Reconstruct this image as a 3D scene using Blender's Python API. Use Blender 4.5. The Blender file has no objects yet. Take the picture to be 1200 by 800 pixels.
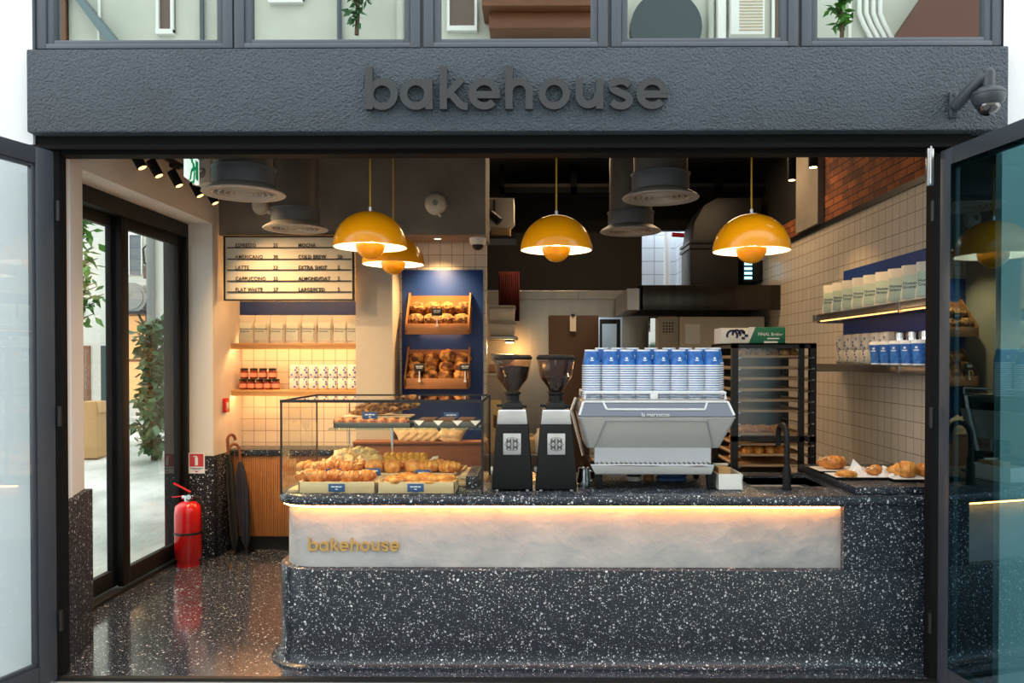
import bpy, bmesh, math, random
from mathutils import Vector, Matrix, noise
C = bpy.context.scene
COL = C.collection
K = 0.75                    # the scene is laid out in 4/3 m units and scaled to metres at the end
PI = math.pi
R = random.Random(7)

# ---------------------------------------------------------------- camera
FPX, CX, CY, CZ = 900.0, 0.0, -4.615, 1.923
PITCH, YAW = math.radians(-0.7), math.radians(0.5)
ROT = (Matrix.Rotation(YAW, 3, 'Z') @ Matrix.Rotation(PI/2 + PITCH, 3, 'X'))
_v = ROT.transposed() @ Vector((0, 1, 0))
SHX = (_v.x/-_v.z - (628-600)/FPX)*FPX/1200
SHY = (_v.y/-_v.z - (400-420)/FPX)*FPX/1200
def ray(px, py):
    return ROT @ Vector(((px-600)/FPX + SHX*1200/FPX, (400-py)/FPX + SHY*1200/FPX, -1))
def P(px, py, Y):           # the point of the plane y = Y seen at a place of the photograph
    d = ray(px, py); t = (Y-CY)/d.y
    return Vector((CX+d.x*t, Y, CZ+d.z*t))
def PX(px, Y, py=420): return P(px, py, Y).x
def PZ(py, Y, px=628): return P(px, py, Y).z
def S(Y): return (Y-CY)/FPX        # size of one pixel at depth Y

# ---------------------------------------------------------------- materials
def lin(c):
    def f(v):
        v /= 255.0
        return v/12.92 if v <= .04045 else ((v+.055)/1.055)**2.4
    return (f(c[0]), f(c[1]), f(c[2]), 1)
def newmat(name):
    m = bpy.data.materials.new(name); m.use_nodes = True
    nt = m.node_tree; nt.nodes.clear()
    out = nt.nodes.new('ShaderNodeOutputMaterial')
    return m, nt, out
def coords(nt):
    tc = nt.nodes.new('ShaderNodeTexCoord'); mp = nt.nodes.new('ShaderNodeMapping')
    mp.inputs['Scale'].default_value = (1/K,)*3
    nt.links.new(tc.outputs['Object'], mp.inputs['Vector'])
    return mp.outputs['Vector']
def setp(b, **kw):
    for k, v in kw.items(): b.inputs[k].default_value = v
def M(name, col, rough=.5, metal=0, var=None, bump=None, emit=None, coat=0, spec=.5, trans=0, alpha=1):
    m, nt, out = newmat(name)
    b = nt.nodes.new('ShaderNodeBsdfPrincipled'); nt.links.new(b.outputs[0], out.inputs[0])
    c = lin(col)
    b.inputs['Base Color'].default_value = c
    setp(b, Roughness=rough, Metallic=metal)
    b.inputs['Specular IOR Level'].default_value = spec
    b.inputs['Coat Weight'].default_value = coat
    b.inputs['Transmission Weight'].default_value = trans
    b.inputs['Alpha'].default_value = alpha
    if emit:
        b.inputs['Emission Color'].default_value = lin(emit[0]); b.inputs['Emission Strength'].default_value = emit[1]
    if var or bump: vec = coords(nt)
    if var:                 # (scale, second colour, contrast, stretch)
        n = nt.nodes.new('ShaderNodeTexNoise'); n.inputs['Scale'].default_value = var[0]; n.inputs['Detail'].default_value = 5
        v = vec
        if len(var) > 3:
            mp = nt.nodes.new('ShaderNodeMapping'); mp.inputs['Scale'].default_value = var[3]
            nt.links.new(vec, mp.inputs['Vector']); v = mp.outputs[0]
        nt.links.new(v, n.inputs['Vector'])
        r = nt.nodes.new('ShaderNodeValToRGB')
        w = var[2] if len(var) > 2 else .2
        r.color_ramp.elements[0].position = .5-w; r.color_ramp.elements[1].position = .5+w
        r.color_ramp.elements[0].color = c; r.color_ramp.elements[1].color = lin(var[1])
        nt.links.new(n.outputs['Fac'], r.inputs[0]); nt.links.new(r.outputs[0], b.inputs['Base Color'])
    if bump:                # (scale, strength, distance)
        n = nt.nodes.new('ShaderNodeTexNoise'); n.inputs['Scale'].default_value = bump[0]; n.inputs['Detail'].default_value = 4
        nt.links.new(vec, n.inputs['Vector'])
        bp = nt.nodes.new('ShaderNodeBump'); bp.inputs['Strength'].default_value = bump[1]; bp.inputs['Distance'].default_value = bump[2]
        nt.links.new(n.outputs['Fac'], bp.inputs['Height']); nt.links.new(bp.outputs[0], b.inputs['Normal'])
    return m
def terrazzo(name, base, rough, chipcol=(225, 228, 230), dens=.5, spec=.5, coat=0):
    m, nt, out = newmat(name); L = nt.links.new
    b = nt.nodes.new('ShaderNodeBsdfPrincipled'); L(b.outputs[0], out.inputs[0])
    vec = coords(nt); prev = None
    n = nt.nodes.new('ShaderNodeTexNoise'); n.inputs['Scale'].default_value = 3; L(vec, n.inputs['Vector'])
    mix0 = nt.nodes.new('ShaderNodeMix'); mix0.data_type = 'RGBA'
    mix0.inputs[6].default_value = lin(base); mix0.inputs[7].default_value = lin([min(255, v*1.25) for v in base]); L(n.outputs['Fac'], mix0.inputs[0])
    prev = mix0.outputs[2]
    for sc, rad, dn in ((42, .34, dens), (85, .33, dens), (150, .3, dens*.8)):
        dist = nt.nodes.new('ShaderNodeTexNoise'); dist.inputs['Scale'].default_value = sc*1.4; L(vec, dist.inputs['Vector'])
        ad = nt.nodes.new('ShaderNodeVectorMath'); ad.operation = 'MULTIPLY_ADD'; ad.inputs[1].default_value = (.9/sc,)*3
        L(dist.outputs['Color'], ad.inputs[0]); L(vec, ad.inputs[2])
        vo = nt.nodes.new('ShaderNodeTexVoronoi'); vo.inputs['Scale'].default_value = sc; L(ad.outputs[0], vo.inputs['Vector'])
        sp = nt.nodes.new('ShaderNodeSeparateColor'); L(vo.outputs['Color'], sp.inputs[0])
        # chip radius from the random value, chips only in a share of the cells
        mr = nt.nodes.new('ShaderNodeMapRange'); mr.inputs[1].default_value = 1-dn; mr.inputs[2].default_value = 1
        mr.inputs[3].default_value = 0.02; mr.inputs[4].default_value = rad; L(sp.outputs[0], mr.inputs[0])
        lt = nt.nodes.new('ShaderNodeMath'); lt.operation = 'LESS_THAN'; L(vo.outputs['Distance'], lt.inputs[0]); L(mr.outputs[0], lt.inputs[1])
        cr = nt.nodes.new('ShaderNodeMix'); cr.data_type = 'RGBA'; cr.inputs[6].default_value = lin(chipcol); cr.inputs[7].default_value = lin([v*.62 for v in chipcol])
        L(sp.outputs[1], cr.inputs[0])
        mx = nt.nodes.new('ShaderNodeMix'); mx.data_type = 'RGBA'
        L(lt.outputs[0], mx.inputs[0]); L(prev, mx.inputs[6]); L(cr.outputs[2], mx.inputs[7]); prev = mx.outputs[2]
    L(prev, b.inputs['Base Color']); setp(b, Roughness=rough); b.inputs['Specular IOR Level'].default_value = spec; b.inputs['Coat Weight'].default_value = coat; b.inputs['Coat Roughness'].default_value = .12; b.inputs['Coat IOR'].default_value = 1.6
    return m
def gridmat(name, ax, bw, bh, col1, col2, mortar, msize=.003, off=0.0, rough=.3, bump=.3, origin=(0, 0), col3=None):
    m, nt, out = newmat(name); L = nt.links.new
    b = nt.nodes.new('ShaderNodeBsdfPrincipled'); L(b.outputs[0], out.inputs[0])
    vec = coords(nt)
    sp = nt.nodes.new('ShaderNodeSeparateXYZ'); L(vec, sp.inputs[0])
    cb = nt.nodes.new('ShaderNodeCombineXYZ'); L(sp.outputs[ax], cb.inputs[0]); L(sp.outputs[2], cb.inputs[1])
    ad = nt.nodes.new('ShaderNodeVectorMath'); ad.inputs[1].default_value = (origin[0]+100*bw, origin[1]+100*bh, 0); L(cb.outputs[0], ad.inputs[0])
    t = nt.nodes.new('ShaderNodeTexBrick'); L(ad.outputs[0], t.inputs['Vector'])
    t.offset = off; t.squash = 1
    setp(t, Scale=1); t.inputs['Brick Width'].default_value = bw; t.inputs['Row Height'].default_value = bh
    t.inputs['Mortar Size'].default_value = msize; t.inputs['Mortar Smooth'].default_value = .1
    t.inputs['Color1'].default_value = lin(col1); t.inputs['Color2'].default_value = lin(col2); t.inputs['Mortar'].default_value = lin(mortar)
    src = t.outputs['Color']
    if col3:
        n = nt.nodes.new('ShaderNodeTexNoise'); n.inputs['Scale'].default_value = 3.5; n.inputs['Detail'].default_value = 6; L(vec, n.inputs['Vector'])
        r = nt.nodes.new('ShaderNodeValToRGB'); r.color_ramp.elements[0].position = .45; r.color_ramp.elements[1].position = .7; L(n.outputs[0], r.inputs[0])
        mx = nt.nodes.new('ShaderNodeMix'); mx.data_type = 'RGBA'; mx.inputs[7].default_value = lin(col3); L(r.outputs[0], mx.inputs[0]); L(src, mx.inputs[6]); src = mx.outputs[2]
    L(src, b.inputs['Base Color']); setp(b, Roughness=rough)
    bp = nt.nodes.new('ShaderNodeBump'); bp.invert = True; bp.inputs['Strength'].default_value = bump; bp.inputs['Distance'].default_value = .002
    L(t.outputs['Fac'], bp.inputs['Height']); L(bp.outputs[0], b.inputs['Normal'])
    return m
def glass(name, tint, refl, ior=1.45, rough=0.0, rtint=(255, 255, 255)):
    # clear pane: tinted see-through plus a mirror layer that grows towards grazing angles
    m, nt, out = newmat(name); L = nt.links.new
    tr = nt.nodes.new('ShaderNodeBsdfTransparent'); tr.inputs[0].default_value = [v**.5 for v in lin(tint)]
    gl = nt.nodes.new('ShaderNodeBsdfGlossy'); gl.inputs['Roughness'].default_value = rough; gl.inputs[0].default_value = lin(rtint)
    fr = nt.nodes.new('ShaderNodeFresnel'); fr.inputs[0].default_value = ior
    ma = nt.nodes.new('ShaderNodeMath'); ma.operation = 'MULTIPLY_ADD'; ma.use_clamp = True; ma.inputs[1].default_value = 1.0; ma.inputs[2].default_value = refl
    L(fr.outputs[0], ma.inputs[0])
    ge = nt.nodes.new('ShaderNodeNewGeometry'); m2 = nt.nodes.new('ShaderNodeMath'); m2.operation = 'SUBTRACT'; m2.inputs[0].default_value = 1
    L(ge.outputs['Backfacing'], m2.inputs[1])
    m3 = nt.nodes.new('ShaderNodeMath'); m3.operation = 'MULTIPLY'; L(ma.outputs[0], m3.inputs[0]); L(m2.outputs[0], m3.inputs[1])
    mx = nt.nodes.new('ShaderNodeMixShader'); L(m3.outputs[0], mx.inputs[0]); L(tr.outputs[0], mx.inputs[1]); L(gl.outputs[0], mx.inputs[2])
    L(mx.outputs[0], out.inputs[0])
    return m
def translucent(name, col, f=.5):
    m, nt, out = newmat(name)
    b = nt.nodes.new('ShaderNodeBsdfDiffuse'); b.inputs[0].default_value = lin(col)
    t = nt.nodes.new('ShaderNodeBsdfTranslucent'); t.inputs[0].default_value = lin(col)
    mx = nt.nodes.new('ShaderNodeMixShader'); mx.inputs[0].default_value = f
    for i, n in ((1, b), (2, t)): nt.links.new(n.outputs[0], mx.inputs[i])
    nt.links.new(mx.outputs[0], out.inputs[0]); return m
def glow(name, col, strength):
    m, nt, out = newmat(name)
    e = nt.nodes.new('ShaderNodeEmission'); e.inputs[0].default_value = lin(col); e.inputs[1].default_value = strength
    nt.links.new(e.outputs[0], out.inputs[0]); return m

# ---------------------------------------------------------------- mesh builder
class MB:
    def __init__(s): s.bm = bmesh.new(); s.xf = None
    def _merge(s, b, m=0, xf=None):
        for f in b.faces: f.material_index = m
        if xf is not None: b.transform(xf)
        if s.xf is not None: b.transform(s.xf)
        bmesh.ops.recalc_face_normals(b, faces=b.faces)
        me = bpy.data.meshes.new('tmp'); b.to_mesh(me); b.free(); s.bm.from_mesh(me); bpy.data.meshes.remove(me); return s
    def box(s, x0, x1, y0, y1, z0, z1, bev=0, m=0, seg=2, xf=None):
        b = bmesh.new(); bmesh.ops.create_cube(b, size=1)
        for v in b.verts: v.co = Vector(((x0+x1)/2+v.co.x*(x1-x0), (y0+y1)/2+v.co.y*(y1-y0), (z0+z1)/2+v.co.z*(z1-z0)))
        if bev: bmesh.ops.bevel(b, geom=list(b.edges), offset=bev, segments=seg, affect='EDGES', profile=.5)
        return s._merge(b, m, xf)
    def hull(s, pts, m=0, bev=0, xf=None):
        b = bmesh.new(); vs = [b.verts.new(p) for p in pts]
        r = bmesh.ops.convex_hull(b, input=vs)
        bmesh.ops.dissolve_limit(b, angle_limit=.02, verts=b.verts, edges=b.edges)
        if bev: bmesh.ops.bevel(b, geom=list(b.edges), offset=bev, segments=2, affect='EDGES', profile=.5)
        return s._merge(b, m, xf)
    def frus(s, z0, w0, d0, z1, w1, d1, cy0=0, cy1=0, m=0, bev=0, cx0=0, cx1=0, xf=None):   # tapered block
        return s.hull([(cx0+a*w0/2, cy0+c*d0/2, z0) for a in (-1, 1) for c in (-1, 1)]+[(cx1+a*w1/2, cy1+c*d1/2, z1) for a in (-1, 1) for c in (-1, 1)], m, bev, xf)
    def lathe(s, prof, c=(0, 0, 0), seg=24, m=0, axis='Z', xf=None, closed=False):
        b = bmesh.new(); rings = []
        for r, z in prof:
            if r < 1e-6: rings.append([b.verts.new((0, 0, z))])
            else: rings.append([b.verts.new((r*math.cos(2*PI*i/seg), r*math.sin(2*PI*i/seg), z)) for i in range(seg)])
        for A, B in zip(rings, rings[1:]+([rings[0]] if closed else [])):
            for i in range(seg):
                j = (i+1) % seg
                q = [A[i % len(A)], A[j % len(A)], B[j % len(B)], B[i % len(B)]]
                q = [v for k, v in enumerate(q) if v not in q[:k]]
                if len(q) > 2:
                    try: b.faces.new(q)
                    except ValueError: pass
        rot = {'Z': Matrix.Identity(4), 'Y': Matrix.Rotation(PI/2, 4, 'X'), 'X': Matrix.Rotation(PI/2, 4, 'Y')}[axis]
        b.transform(Matrix.Translation(c) @ rot)
        return s._merge(b, m, xf)
    def cyl(s, p0, p1, r, r1=None, seg=16, m=0):
        p0, p1 = Vector(p0), Vector(p1); d = p1-p0; h = d.length
        b = bmesh.new(); bmesh.ops.create_cone(b, cap_ends=True, cap_tris=False, segments=seg, radius1=r, radius2=r if r1 is None else r1, depth=h)
        b.transform(Matrix.Translation((p0+p1)/2) @ d.to_track_quat('Z', 'Y').to_matrix().to_4x4())
        return s._merge(b, m)
    def tube(s, pts, r, seg=10, m=0, closed=False):
        pts = [Vector(p) for p in pts]; b = bmesh.new(); rings = []; n = len(pts); up = None
        for i, p in enumerate(pts):
            t = ((pts[(i+1) % n] if closed or i < n-1 else p)-(pts[i-1] if closed or i > 0 else p)).normalized()
            if up is None: up = Vector((0, 0, 1)) if abs(t.z) < .9 else Vector((1, 0, 0))
            a = (up-t*up.dot(t)).normalized(); up = a; c = t.cross(a)
            rr = r[i] if isinstance(r, (list, tuple)) else r
            rings.append([b.verts.new(p+(a*math.cos(2*PI*k/seg)+c*math.sin(2*PI*k/seg))*rr) for k in range(seg)])
        prs = list(zip(rings, rings[1:])) + ([(rings[-1], rings[0])] if closed else [])
        for A, B in prs:
            for k in range(seg): b.faces.new((A[k], A[(k+1) % seg], B[(k+1) % seg], B[k]))
        if not closed: b.faces.new(rings[0]); b.faces.new(rings[-1])
        return s._merge(b, m)
    def prism(s, poly, a, c, plane='XZ', m=0, bev=0, xf=None):     # 2-D polygon extruded along the third axis from a to c
        b = bmesh.new()
        f = {'XZ': lambda u, v, w: (u, w, v), 'XY': lambda u, v, w: (u, v, w), 'YZ': lambda u, v, w: (w, u, v)}[plane]
        A = [b.verts.new(f(u, v, a)) for u, v in poly]; B = [b.verts.new(f(u, v, c)) for u, v in poly]
        n = len(poly)
        b.faces.new(A); b.faces.new(B)
        for i in range(n): b.faces.new((A[i], A[(i+1) % n], B[(i+1) % n], B[i]))
        bmesh.ops.recalc_face_normals(b, faces=b.faces)
        if bev: bmesh.ops.bevel(b, geom=list(b.edges), offset=bev, segments=2, affect='EDGES', profile=.5)
        return s._merge(b, m, xf)
    def ball(s, c, r, seg=16, m=0, nz=0, nf=6, seed=0, xf=None, ridge=None):
        r = r if isinstance(r, (tuple, list)) else (r, r, r)
        b = bmesh.new(); bmesh.ops.create_icosphere(b, subdivisions=3 if seg > 12 else 2, radius=1)
        for v in b.verts:
            d = v.co.copy(); k = 1
            if nz: k += nz*noise.noise(d*nf*.5+Vector((seed*3.1, seed*1.7, seed)))
            if ridge: k += ridge(d)
            v.co = Vector((d.x*r[0]*k+c[0], d.y*r[1]*k+c[1], d.z*r[2]*k+c[2]))
        return s._merge(b, m, xf)
    def stroke(s, pts, w, d, closed=False, m=0, org=(0, 0)):        # thick line in XZ, standing out d towards -Y
        b = bmesh.new(); n = len(pts); L = []; Rr = []
        for i, p in enumerate(pts):
            q0 = pts[i-1] if (closed or i > 0) else p; q1 = pts[(i+1) % n] if (closed or i < n-1) else p
            t = Vector((q1[0]-q0[0], q1[1]-q0[1])).normalized(); nn = Vector((-t.y, t.x))*w/2
            L.append((p[0]+nn.x, p[1]+nn.y)); Rr.append((p[0]-nn.x, p[1]-nn.y))
        V = [[b.verts.new((u+org[0], y, v+org[1])) for u, v in A] for A in (L, Rr) for y in (0, -d)]
        lb, lf, rb, rf = V
        for i in range(n if closed else n-1):
            j = (i+1) % n
            b.faces.new((lf[i], lf[j], rf[j], rf[i])); b.faces.new((lb[i], lb[j], rb[j], rb[i]))
            b.faces.new((lb[i], lb[j], lf[j], lf[i])); b.faces.new((rb[i], rb[j], rf[j], rf[i]))
        if not closed:
            for i in (0, -1): b.faces.new((lb[i], lf[i], rf[i], rb[i]))
        return s._merge(b, m)
    def text(s, txt, size, d=.002, m=0, at=(0, 0, 0), align='LEFT', rz=0, wscale=1, tilt=0, bold=0):
        cu = bpy.data.curves.new('tmp', 'FONT'); cu.body = txt; cu.size = size; cu.extrude = d/2; cu.align_x = align; cu.resolution_u = 2; cu.offset = bold*size; cu.space_character = 1.08 if bold else 1
        o = bpy.data.objects.new('tmp', cu); COL.objects.link(o)
        bpy.context.view_layer.update()
        me = bpy.data.meshes.new_from_object(o.evaluated_get(bpy.context.evaluated_depsgraph_get()))
        b = bmesh.new(); b.from_mesh(me); bpy.data.objects.remove(o); bpy.data.curves.remove(cu); bpy.data.meshes.remove(me)
        b.transform(Matrix.Translation(at) @ Matrix.Rotation(rz, 4, 'Z') @ Matrix.Rotation(PI/2-tilt, 4, 'X') @ Matrix.Diagonal((wscale, 1, 1, 1)))
        for f in b.faces: f.material_index = m
        if s.xf is not None: b.transform(s.xf)
        me = bpy.data.meshes.new('tmp'); b.to_mesh(me); b.free(); s.bm.from_mesh(me); bpy.data.meshes.remove(me); return s
    def outline(s, loops, m=0):                                      # closed loops of equal length stacked into a solid
        b = bmesh.new(); V = [[b.verts.new(p) for p in lp] for lp in loops]; n = len(loops[0])
        for A, B in zip(V, V[1:]):
            for i in range(n): b.faces.new((A[i], A[(i+1) % n], B[(i+1) % n], B[i]))
        b.faces.new(V[0]); b.faces.new(V[-1])
        return s._merge(b, m)
    def build(s, name, mats, parent=None, loc=None, smooth=40, rot=None):
        me = bpy.data.meshes.new(name); s.bm.to_mesh(me); s.bm.free()
        for mt in (mats if isinstance(mats, (list, tuple)) else [mats]): me.materials.append(mt)
        if smooth:
            me.polygons.foreach_set('use_smooth', [True]*len(me.polygons)); me.set_sharp_from_angle(angle=math.radians(smooth))
        o = bpy.data.objects.new(name, me); COL.objects.link(o)
        if parent: o.parent = parent
        if loc is not None: o.location = loc
        if rot is not None: o.rotation_euler = rot
        return o
def tag(o, label, cat, group=None, kind=None):
    o['label'] = label; o['category'] = cat
    if group: o['group'] = group
    if kind: o['kind'] = kind
    return o
def thing(name, label, cat, loc=(0, 0, 0), rz=0, group=None):
    o = bpy.data.objects.new(name, None); COL.objects.link(o); o.location = loc; o.rotation_euler = (0, 0, rz); o.empty_display_size = .1
    return tag(o, label, cat, group)
def struct(name, mb, mats, label=None, smooth=30, parent=None):
    o = mb.build(name, mats, parent, smooth=smooth); o['kind'] = 'structure'
    if label: o['label'] = label
    return o
def structroot(name, label, loc=(0, 0, 0), rz=0):
    o = bpy.data.objects.new(name, None); COL.objects.link(o); o.location = loc; o.rotation_euler = (0, 0, rz); o['kind'] = 'structure'; o['label'] = label
    return o
def kids(o): return [c for c in bpy.data.objects if c.parent is o]
KID = {}
def dup(root, label, loc=None, rz=None, group=None, rot=None):
    if root.name not in KID: KID[root.name] = [(c, kids(c)) for c in kids(root)]
    r = root.copy(); COL.objects.link(r); r['label'] = label
    if group: r['group'] = group
    if loc is not None: r.location = loc
    if rz is not None: r.rotation_euler = (0, 0, rz)
    if rot is not None: r.rotation_euler = rot
    for c, gs in KID[root.name]:
        d = c.copy(); COL.objects.link(d); d.parent = r
        for g in gs:
            e = g.copy(); COL.objects.link(e); e.parent = d
    return r
ORD = 'first second third fourth fifth sixth seventh eighth ninth tenth eleventh twelfth thirteenth fourteenth fifteenth sixteenth seventeenth'.split()
def nth(i, n, side='from the left'):
    return 'leftmost' if i == 0 and 'left' in side else 'rightmost' if i == n-1 and 'left' in side else ORD[i]+' '+side
def light(kind, name, loc, energy, col=(255, 214, 170), size=.1, target=None, spot=60, blend=.5, sy=None):
    d = bpy.data.lights.new(name, kind); d.energy = energy; d.color = lin(col)[:3]
    if kind == 'AREA':
        d.size = size
        if sy: d.shape = 'RECTANGLE'; d.size_y = sy
    else: d.shadow_soft_size = size
    if kind == 'SPOT': d.spot_size = math.radians(spot); d.spot_blend = blend
    o = bpy.data.objects.new(name, d); COL.objects.link(o); o.location = loc
    if target is not None: o.rotation_euler = (Vector(target)-Vector(loc)).to_track_quat('-Z', 'Y').to_euler()
    return o
# ---------------------------------------------------------------- material palette
m_white = M('white_render', (236, 238, 242), .85, bump=(60, .25, .004))
m_fascia = M('grey_stucco', (80, 93, 103), .48, var=(2.2, (67, 79, 89), .3), bump=(80, 1, .03))
m_frame = M('dark_grey_aluminium', (58, 64, 72), .42, bump=(300, .05, .001))
m_frame2 = M('window_grey_aluminium', (84, 92, 102), .45)
m_black = M('black_metal', (22, 22, 24), .4)
m_bmatte = M('matte_black', (18, 18, 19), .55, spec=.3)
m_hdr = M('black_header', (13, 13, 15), .7, spec=.15)
m_letter = M('charcoal_letter', (52, 54, 58), .5)
m_terrj = terrazzo('honed_dark_terrazzo', (26, 29, 36), .6, chipcol=(236, 236, 238), dens=.62, spec=.12)
m_terr = terrazzo('dark_terrazzo', (22, 29, 39), .3, chipcol=(240, 243, 246), dens=.68)
m_terrf = terrazzo('dark_terrazzo_floor', (38, 44, 55), .15, coat=.8, chipcol=(222, 222, 220), dens=.5)
m_conc = M('micro_cement', (184, 184, 182), .55, var=(2.4, (152, 155, 157), .22), bump=(6, .65, .025))
m_beam = M('raw_concrete', (150, 140, 126), .8, var=(2.5, (118, 109, 98), .25), bump=(14, .3, .01))
m_plaster = M('warm_white_plaster', (226, 219, 210), .8, bump=(40, .1, .003))
m_pillar = M('grey_beige_plaster', (190, 182, 170), .8, var=(4, (180, 172, 160), .3))
T0 = .122
m_tileb = gridmat('tile_back', 0, T0, T0, (226, 216, 200), (221, 210, 194), (150, 128, 108), .0028, rough=.25, origin=(.02, .05))
m_tiler = gridmat('tile_right', 1, T0, T0, (216, 203, 186), (210, 197, 179), (120, 98, 78), .0028, rough=.28, origin=(.0, .02))
m_brick = gridmat('red_brick', 1, .225, .068, (194, 108, 48), (112, 56, 30), (46, 30, 24), .005, .5, .85, .8, col3=(78, 44, 30))
m_dark = M('dark_paint_and_shade', (22, 19, 17), .8, var=(2, (15, 13, 12), .3))
m_navy = M('navy_board', (26, 62, 136), .45, var=(5, (22, 54, 122), .3))
m_steel = M('brushed_steel', (170, 164, 154), .3, 1, var=(3, (156, 150, 140), .3, (3, 3, .3)))
m_chrome = M('polished_steel', (226, 228, 232), .07, 1)
m_alu = M('satin_aluminium', (205, 206, 208), .28, 1, var=(4, (185, 186, 190), .3, (1, 1, 8)))
m_pane = glass('clear_glass', (240, 246, 243), .0, 1.4)
m_case = glass('display_glass', (246, 250, 246), .008, 1.25)
m_wpane = glass('coated_window_glass', (86, 104, 104), .62, 1.5, rtint=(226, 238, 232))
m_teal = glass('teal_tinted_glass', (88, 138, 142), .18, 1.5, rtint=(176, 220, 240))
m_frost = glass('pale_tinted_glass', (228, 238, 238), .05, 1.45)
m_yel = M('yellow_enamel', (255, 164, 10), .2, coat=.15)
m_inner = M('white_enamel', (250, 246, 236), .4)
m_slat = M('oak_slats', (176, 118, 66), .5, var=(6, (156, 100, 54), .3, (4, 4, .6)))
m_oak = M('light_oak', (206, 160, 104), .5, var=(8, (186, 138, 84), .3, (.6, 4, 4)))
m_oakd = M('bread_box_wood', (178, 122, 74), .5, var=(7, (156, 102, 58), .3, (.6, 4, 4)))
m_birch = M('pale_birch', (238, 212, 168), .55, var=(6, (212, 178, 130), .3, (.5, 4, 4)))
m_brownw = M('brown_wood', (126, 76, 46), .5, var=(6, (104, 60, 36), .3, (.5, 4, 4)))
m_bag = translucent('white_bag_paper', (248, 244, 234), .32)
m_paper = M('white_paper', (238, 236, 230), .7, bump=(30, .2, .004))
m_kraft = M('kraft_paper', (206, 178, 140), .8, bump=(22, .4, .006))
m_mint = M('mint_print', (190, 208, 190), .65)
m_ink = M('dark_blue_ink', (30, 44, 84), .6)
m_blue = M('cup_blue', (36, 96, 176), .5, var=(34, (58, 124, 200), .05))
m_cupw = M('cup_white', (240, 242, 244), .5)
m_cardb = M('blue_price_card', (44, 84, 136), .5)
m_red = M('red_paint', (200, 22, 24), .22, coat=.4)
m_rub = M('black_rubber', (20, 20, 20), .6)
m_gold = M('brushed_brass', (204, 166, 100), .35, .45)
m_cream = M('cream_panel', (214, 204, 184), .6, var=(3, (206, 194, 172), .3))
m_signw = M('sign_white', (240, 240, 236), .5)
m_led = glow('warm_led', (255, 186, 96), 9)
m_past = M('golden_pastry', (240, 176, 84), .4, var=(22, (188, 104, 36), .14), bump=(40, .6, .01))
m_pastd = M('deep_baked_pastry', (224, 146, 64), .4, var=(20, (166, 84, 28), .14), bump=(40, .6, .01))
m_almond = M('almond_flake', (242, 214, 160), .6, var=(30, (222, 180, 116), .2))
m_yelp = M('yellow_custard_bun', (240, 190, 74), .45, var=(20, (214, 148, 44), .18))
m_sugar = M('sugar_crumble', (240, 220, 180), .8, var=(24, (216, 176, 112), .2), bump=(60, .6, .01))
m_loaf = M('seeded_crust', (190, 134, 70), .75, var=(30, (88, 52, 24), .1), bump=(40, 1, .03))
m_loaf2 = M('scored_crust', (226, 160, 84), .6, var=(11, (104, 54, 20), .07), bump=(16, .9, .03))
m_cake = M('brown_cake', (112, 74, 52), .7, var=(30, (92, 58, 38), .3))
m_film = glass('plastic_film', (236, 236, 238), .10, 1.35, rough=.15)
m_bean = M('coffee_beans', (74, 46, 32), .35, var=(90, (20, 12, 9), .1), bump=(90, 1, .01))
m_hopper = glass('smoked_hopper', (214, 202, 192), .03, 1.35)
m_brown = M('brown_door', (78, 56, 42), .5)
m_lit = M('bright_tile', (226, 232, 236), .6)
m_foil = M('grey_tray', (96, 100, 98), .35, .7)
m_street = M('alley_concrete', (234, 235, 228), .75, var=(1.1, (172, 178, 168), .14), bump=(5, .8, .05))
m_leaf = M('leaf_green', (92, 150, 52), .5, var=(3, (54, 110, 34), .2))
m_leafd = M('leaf_dark_green', (84, 128, 84), .45, var=(3, (52, 92, 60), .2))
m_bark = M('bark', (92, 74, 58), .9)
m_skyw = M('pale_facade', (214, 214, 202), .8, var=(1, (190, 192, 180), .3))
m_cardbox = M('cardboard', (196, 156, 106), .8)

# ---------------------------------------------------------------- setting: facade
XW_ = 2.86
XL = PX(33, -.12); XR = PX(1180, -.12)
ZF0, ZF1 = PZ(153.5, -.12), PZ(55, -.12)
ZOP = PZ(180, 0)                       # top of the opening
XOL, XOR = PX(72, 0), PX(1092, 0)      # sides of the opening
mb = MB().box(XL, XR, -.12, .12, ZF0, ZF1, .012)
struct('trim_1', mb, m_fascia, 'dark grey stucco fascia band above the shop opening')
mb = MB().box(XOL-.2, XOR+.2, -.04, .1, ZOP+.05, ZF0+.01).box(XOL-.2, XOR+.2, -.06, -.02, ZOP+.02, ZOP+.045).box(XOL-.2, XOR+.2, 0, .1, ZOP, ZOP+.05)
struct('trim_2', mb, m_hdr, 'black metal header under the fascia')
mb = MB().box(XL-7, XL, -.06, .3, -.3, 7); struct('wall_left', mb, m_white, 'white rendered wall left of the shopfront')
mb = MB().box(XR, XR+7, -.06, .075, -.3, 7); struct('wall_right', mb, m_white, 'white rendered wall right of the shopfront')
mb = MB().box(XL, PX(60, 0), -.02, .12, 0, ZF0+.01).box(PX(60, 0), XOL, -.01, .06, 0, ZOP+.02)
struct('trim_3', mb, m_hdr, 'black metal jamb at the left of the opening')
mb = MB().box(XOR, XW_+.15, 0, .078, 0, ZF0+.01); struct('trim_4', mb, m_hdr, 'black metal jamb at the right of the opening')
mb = MB().box(XL-.05, XR+.05, -.02, .3, ZF1, 7); 
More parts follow.
